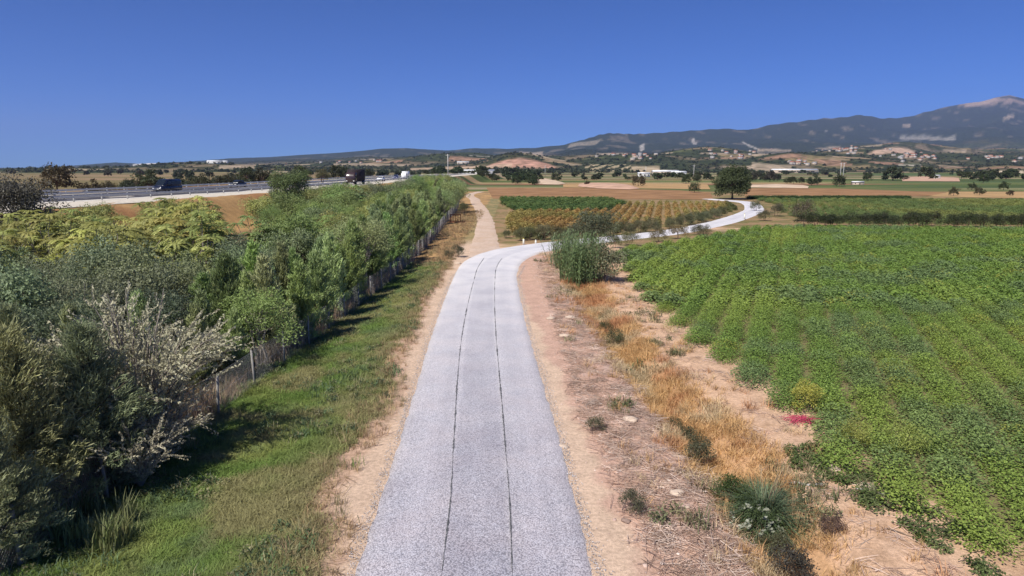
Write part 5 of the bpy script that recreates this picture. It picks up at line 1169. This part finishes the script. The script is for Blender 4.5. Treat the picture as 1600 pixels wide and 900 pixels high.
def building(name, x, y, z, W, D, H, R, wm, rm, lab, cat='house', rz=0.0, group=None, windows=3, door=True):
    r = tag(empty(name, (x, y, z), rz), lab, cat, group)
    wl = obj('wall', MB().box((0, 0, H / 2 - .5), (W, D, H + 1)).mesh('wall', wm), r); obj('roof', gable(W, D, H + .02, R).mesh('roof', rm), r)
    wmesh = MB().box((0, 0, 0), (W * .09, .12, H * .32)).mesh('window', m_dark)
    for q in range(windows): obj('window', wmesh, r, (-W * .36 + q * W * .72 / max(windows - 1, 1), -D / 2 - .03, H * .58))
    if door: obj('door', MB().box((W * .08, -D / 2 - .04, H * .35), (W * .08, .12, H * .7)).mesh('door', m_dark), r)
    return r
def bat(name, px, py, d, W, D, H, R, wm, rm, lab, cat='house', rz=0.0, **kw):
    a = (px - 800) / F_PX / .985; x = a * d; z = zgf(x, d) if d < 950 else hill_z(px, d)
    return building(name, x, d, z, W, D, H, R, wm, rm, lab, cat, rz, **kw)
bat('barn', 1033, 276, 700, 26, 12, 4, 1.6, m_wallt, m_roofw, 'long barn with bright white roof left of the lone tree', 'barn', .12, windows=5)
bat('barn', 1053, 277, 640, 13, 9, 3.6, 1.4, m_wall, m_roofw, 'shorter white roofed barn right of the long one', 'barn', -.1)
bat('shed', 1000, 278, 600, 10, 6, 3, 1, m_wall, m_roofw, 'small pale shed left of the long white roofed barn', 'shed')
bat('barn', 1228, 269, 1050, 68, 16, 5, 1.8, m_wallt, m_roofw, 'very long low building with white roof below the tan slope', 'barn', .02, windows=8)
bat('barn', 745, 277, 640, 34, 9, 3, 1, m_wall, m_roofw, 'long low pale barn behind the dirt track end', 'barn', 0.0, windows=6)
bat('barn', 726, 258, 1750, 30, 12, 5, 2, m_wallt, m_roofw, 'pale building on the slope left of the pink quarry', 'barn')
bat('barn', 350, 263, 1400, 28, 12, 5, 2, m_wall, m_roofw, 'white building on the low hill beyond the motorway', 'barn', .1)
bat('barn', 364, 263, 1440, 16, 10, 4, 2, m_wall, m_roofw, 'smaller white building right of its neighbour on the low hill', 'barn', -.1)
bat('hut', 1444, 281, 470, 4, 3.5, 2.6, .6, m_wall, m_roofw, 'small white hut under a dark tree on the right plain', 'hut', windows=1)
bat('hut', 1326, 290, 330, 5, 2.5, 1.2, .4, m_wallt, m_roofw, 'flat pale hut below the two power poles', 'hut', windows=1)
bat('hut', 517, 273, 480, 4.5, 3, 2.6, .8, m_wall, m_roofw, 'tiny white hut left of the brown lorry', 'hut', windows=1)
k = 0
for (cx, cy, wx, wy, nn, lab, grp) in ((1300, 236, 32, 5, 30, 'tiny white house of the village on the mountain foot', 'houses of the upper village'), (1410, 246, 55, 8, 26, 'tiny pale house around the tan dome hill', 'houses around the dome hill'), (990, 245, 40, 6, 18, 'tiny house of the village behind the olive grove', 'houses behind the olive grove'), (1150, 243, 50, 7, 18, 'tiny house on the foot slope behind the lone tree', 'houses behind the lone tree'), (1250, 257, 20, 4, 10, 'tiny pale house on the slope right of the tan field', 'houses right of the tan field'), (540, 254, 70, 5, 10, 'tiny pale building on the far slope beyond the motorway', 'buildings on the far slope'), (1540, 250, 40, 6, 10, 'tiny pale house on the far right slope', 'houses on the far right slope')):
    for q in range(nn):
        px = cx + rng.normal() * wx * .5; py = cy + rng.normal() * wy * .5
        x, y, z = hill_pick(px, py, 1500, 5200); s_ = .8 + .7 * rng.random()
        building('village_house', x, y, z, 7.5 * s_, 7 * s_, 3.6 * s_, 1.6 * s_, m_wallv if rng.random() < .5 else m_wallt, m_roofr if rng.random() < .65 else m_roofv, lab, 'house', rng.normal() * .5, grp, windows=2, door=False); k += 1
# ------------------------------------------------------------------ tell look-alikes apart by their order in the picture
bpy.context.view_layer.update()
def nth(n): return str(n) + ('th' if 10 < n % 100 < 14 else {1: 'st', 2: 'nd', 3: 'rd'}.get(n % 10, 'th'))
by = {}
for o in list(S.objects):
    if o.parent is None and 'label' in o and 'group' in o: by.setdefault(o['label'], []).append(o)
for lab, os_ in by.items():
    if len(os_) < 2 or len(os_) > 100: continue
    os_.sort(key=lambda o: to_px(o.location.x, o.location.y, o.location.z)[0])
    for i, o in enumerate(os_): o['label'] = lab + ', ' + nth(i + 1) + ' from the left'
# ------------------------------------------------------------------ haze
t = NT('haze_air'); pv = t.n('ShaderNodeVolumePrincipled'); pv.inputs['Color'].default_value = (.48, .60, 1.0, 1); pv.inputs['Density'].default_value = 5.8e-5; pv.inputs['Anisotropy'].default_value = .1
t.l(pv.outputs[0], t.out.inputs['Volume'])
hm = MB().box((0, 7000, float(HZ.max()) / 2 + 5), (36000, 18000, float(HZ.max()) + 16)).mesh('haze', t.m)
tag(obj('haze', hm), kind='stuff')
tag(bpy.data.objects['haze'], 'thin blue haze lying over the plain and mountains', 'haze')
#@@END
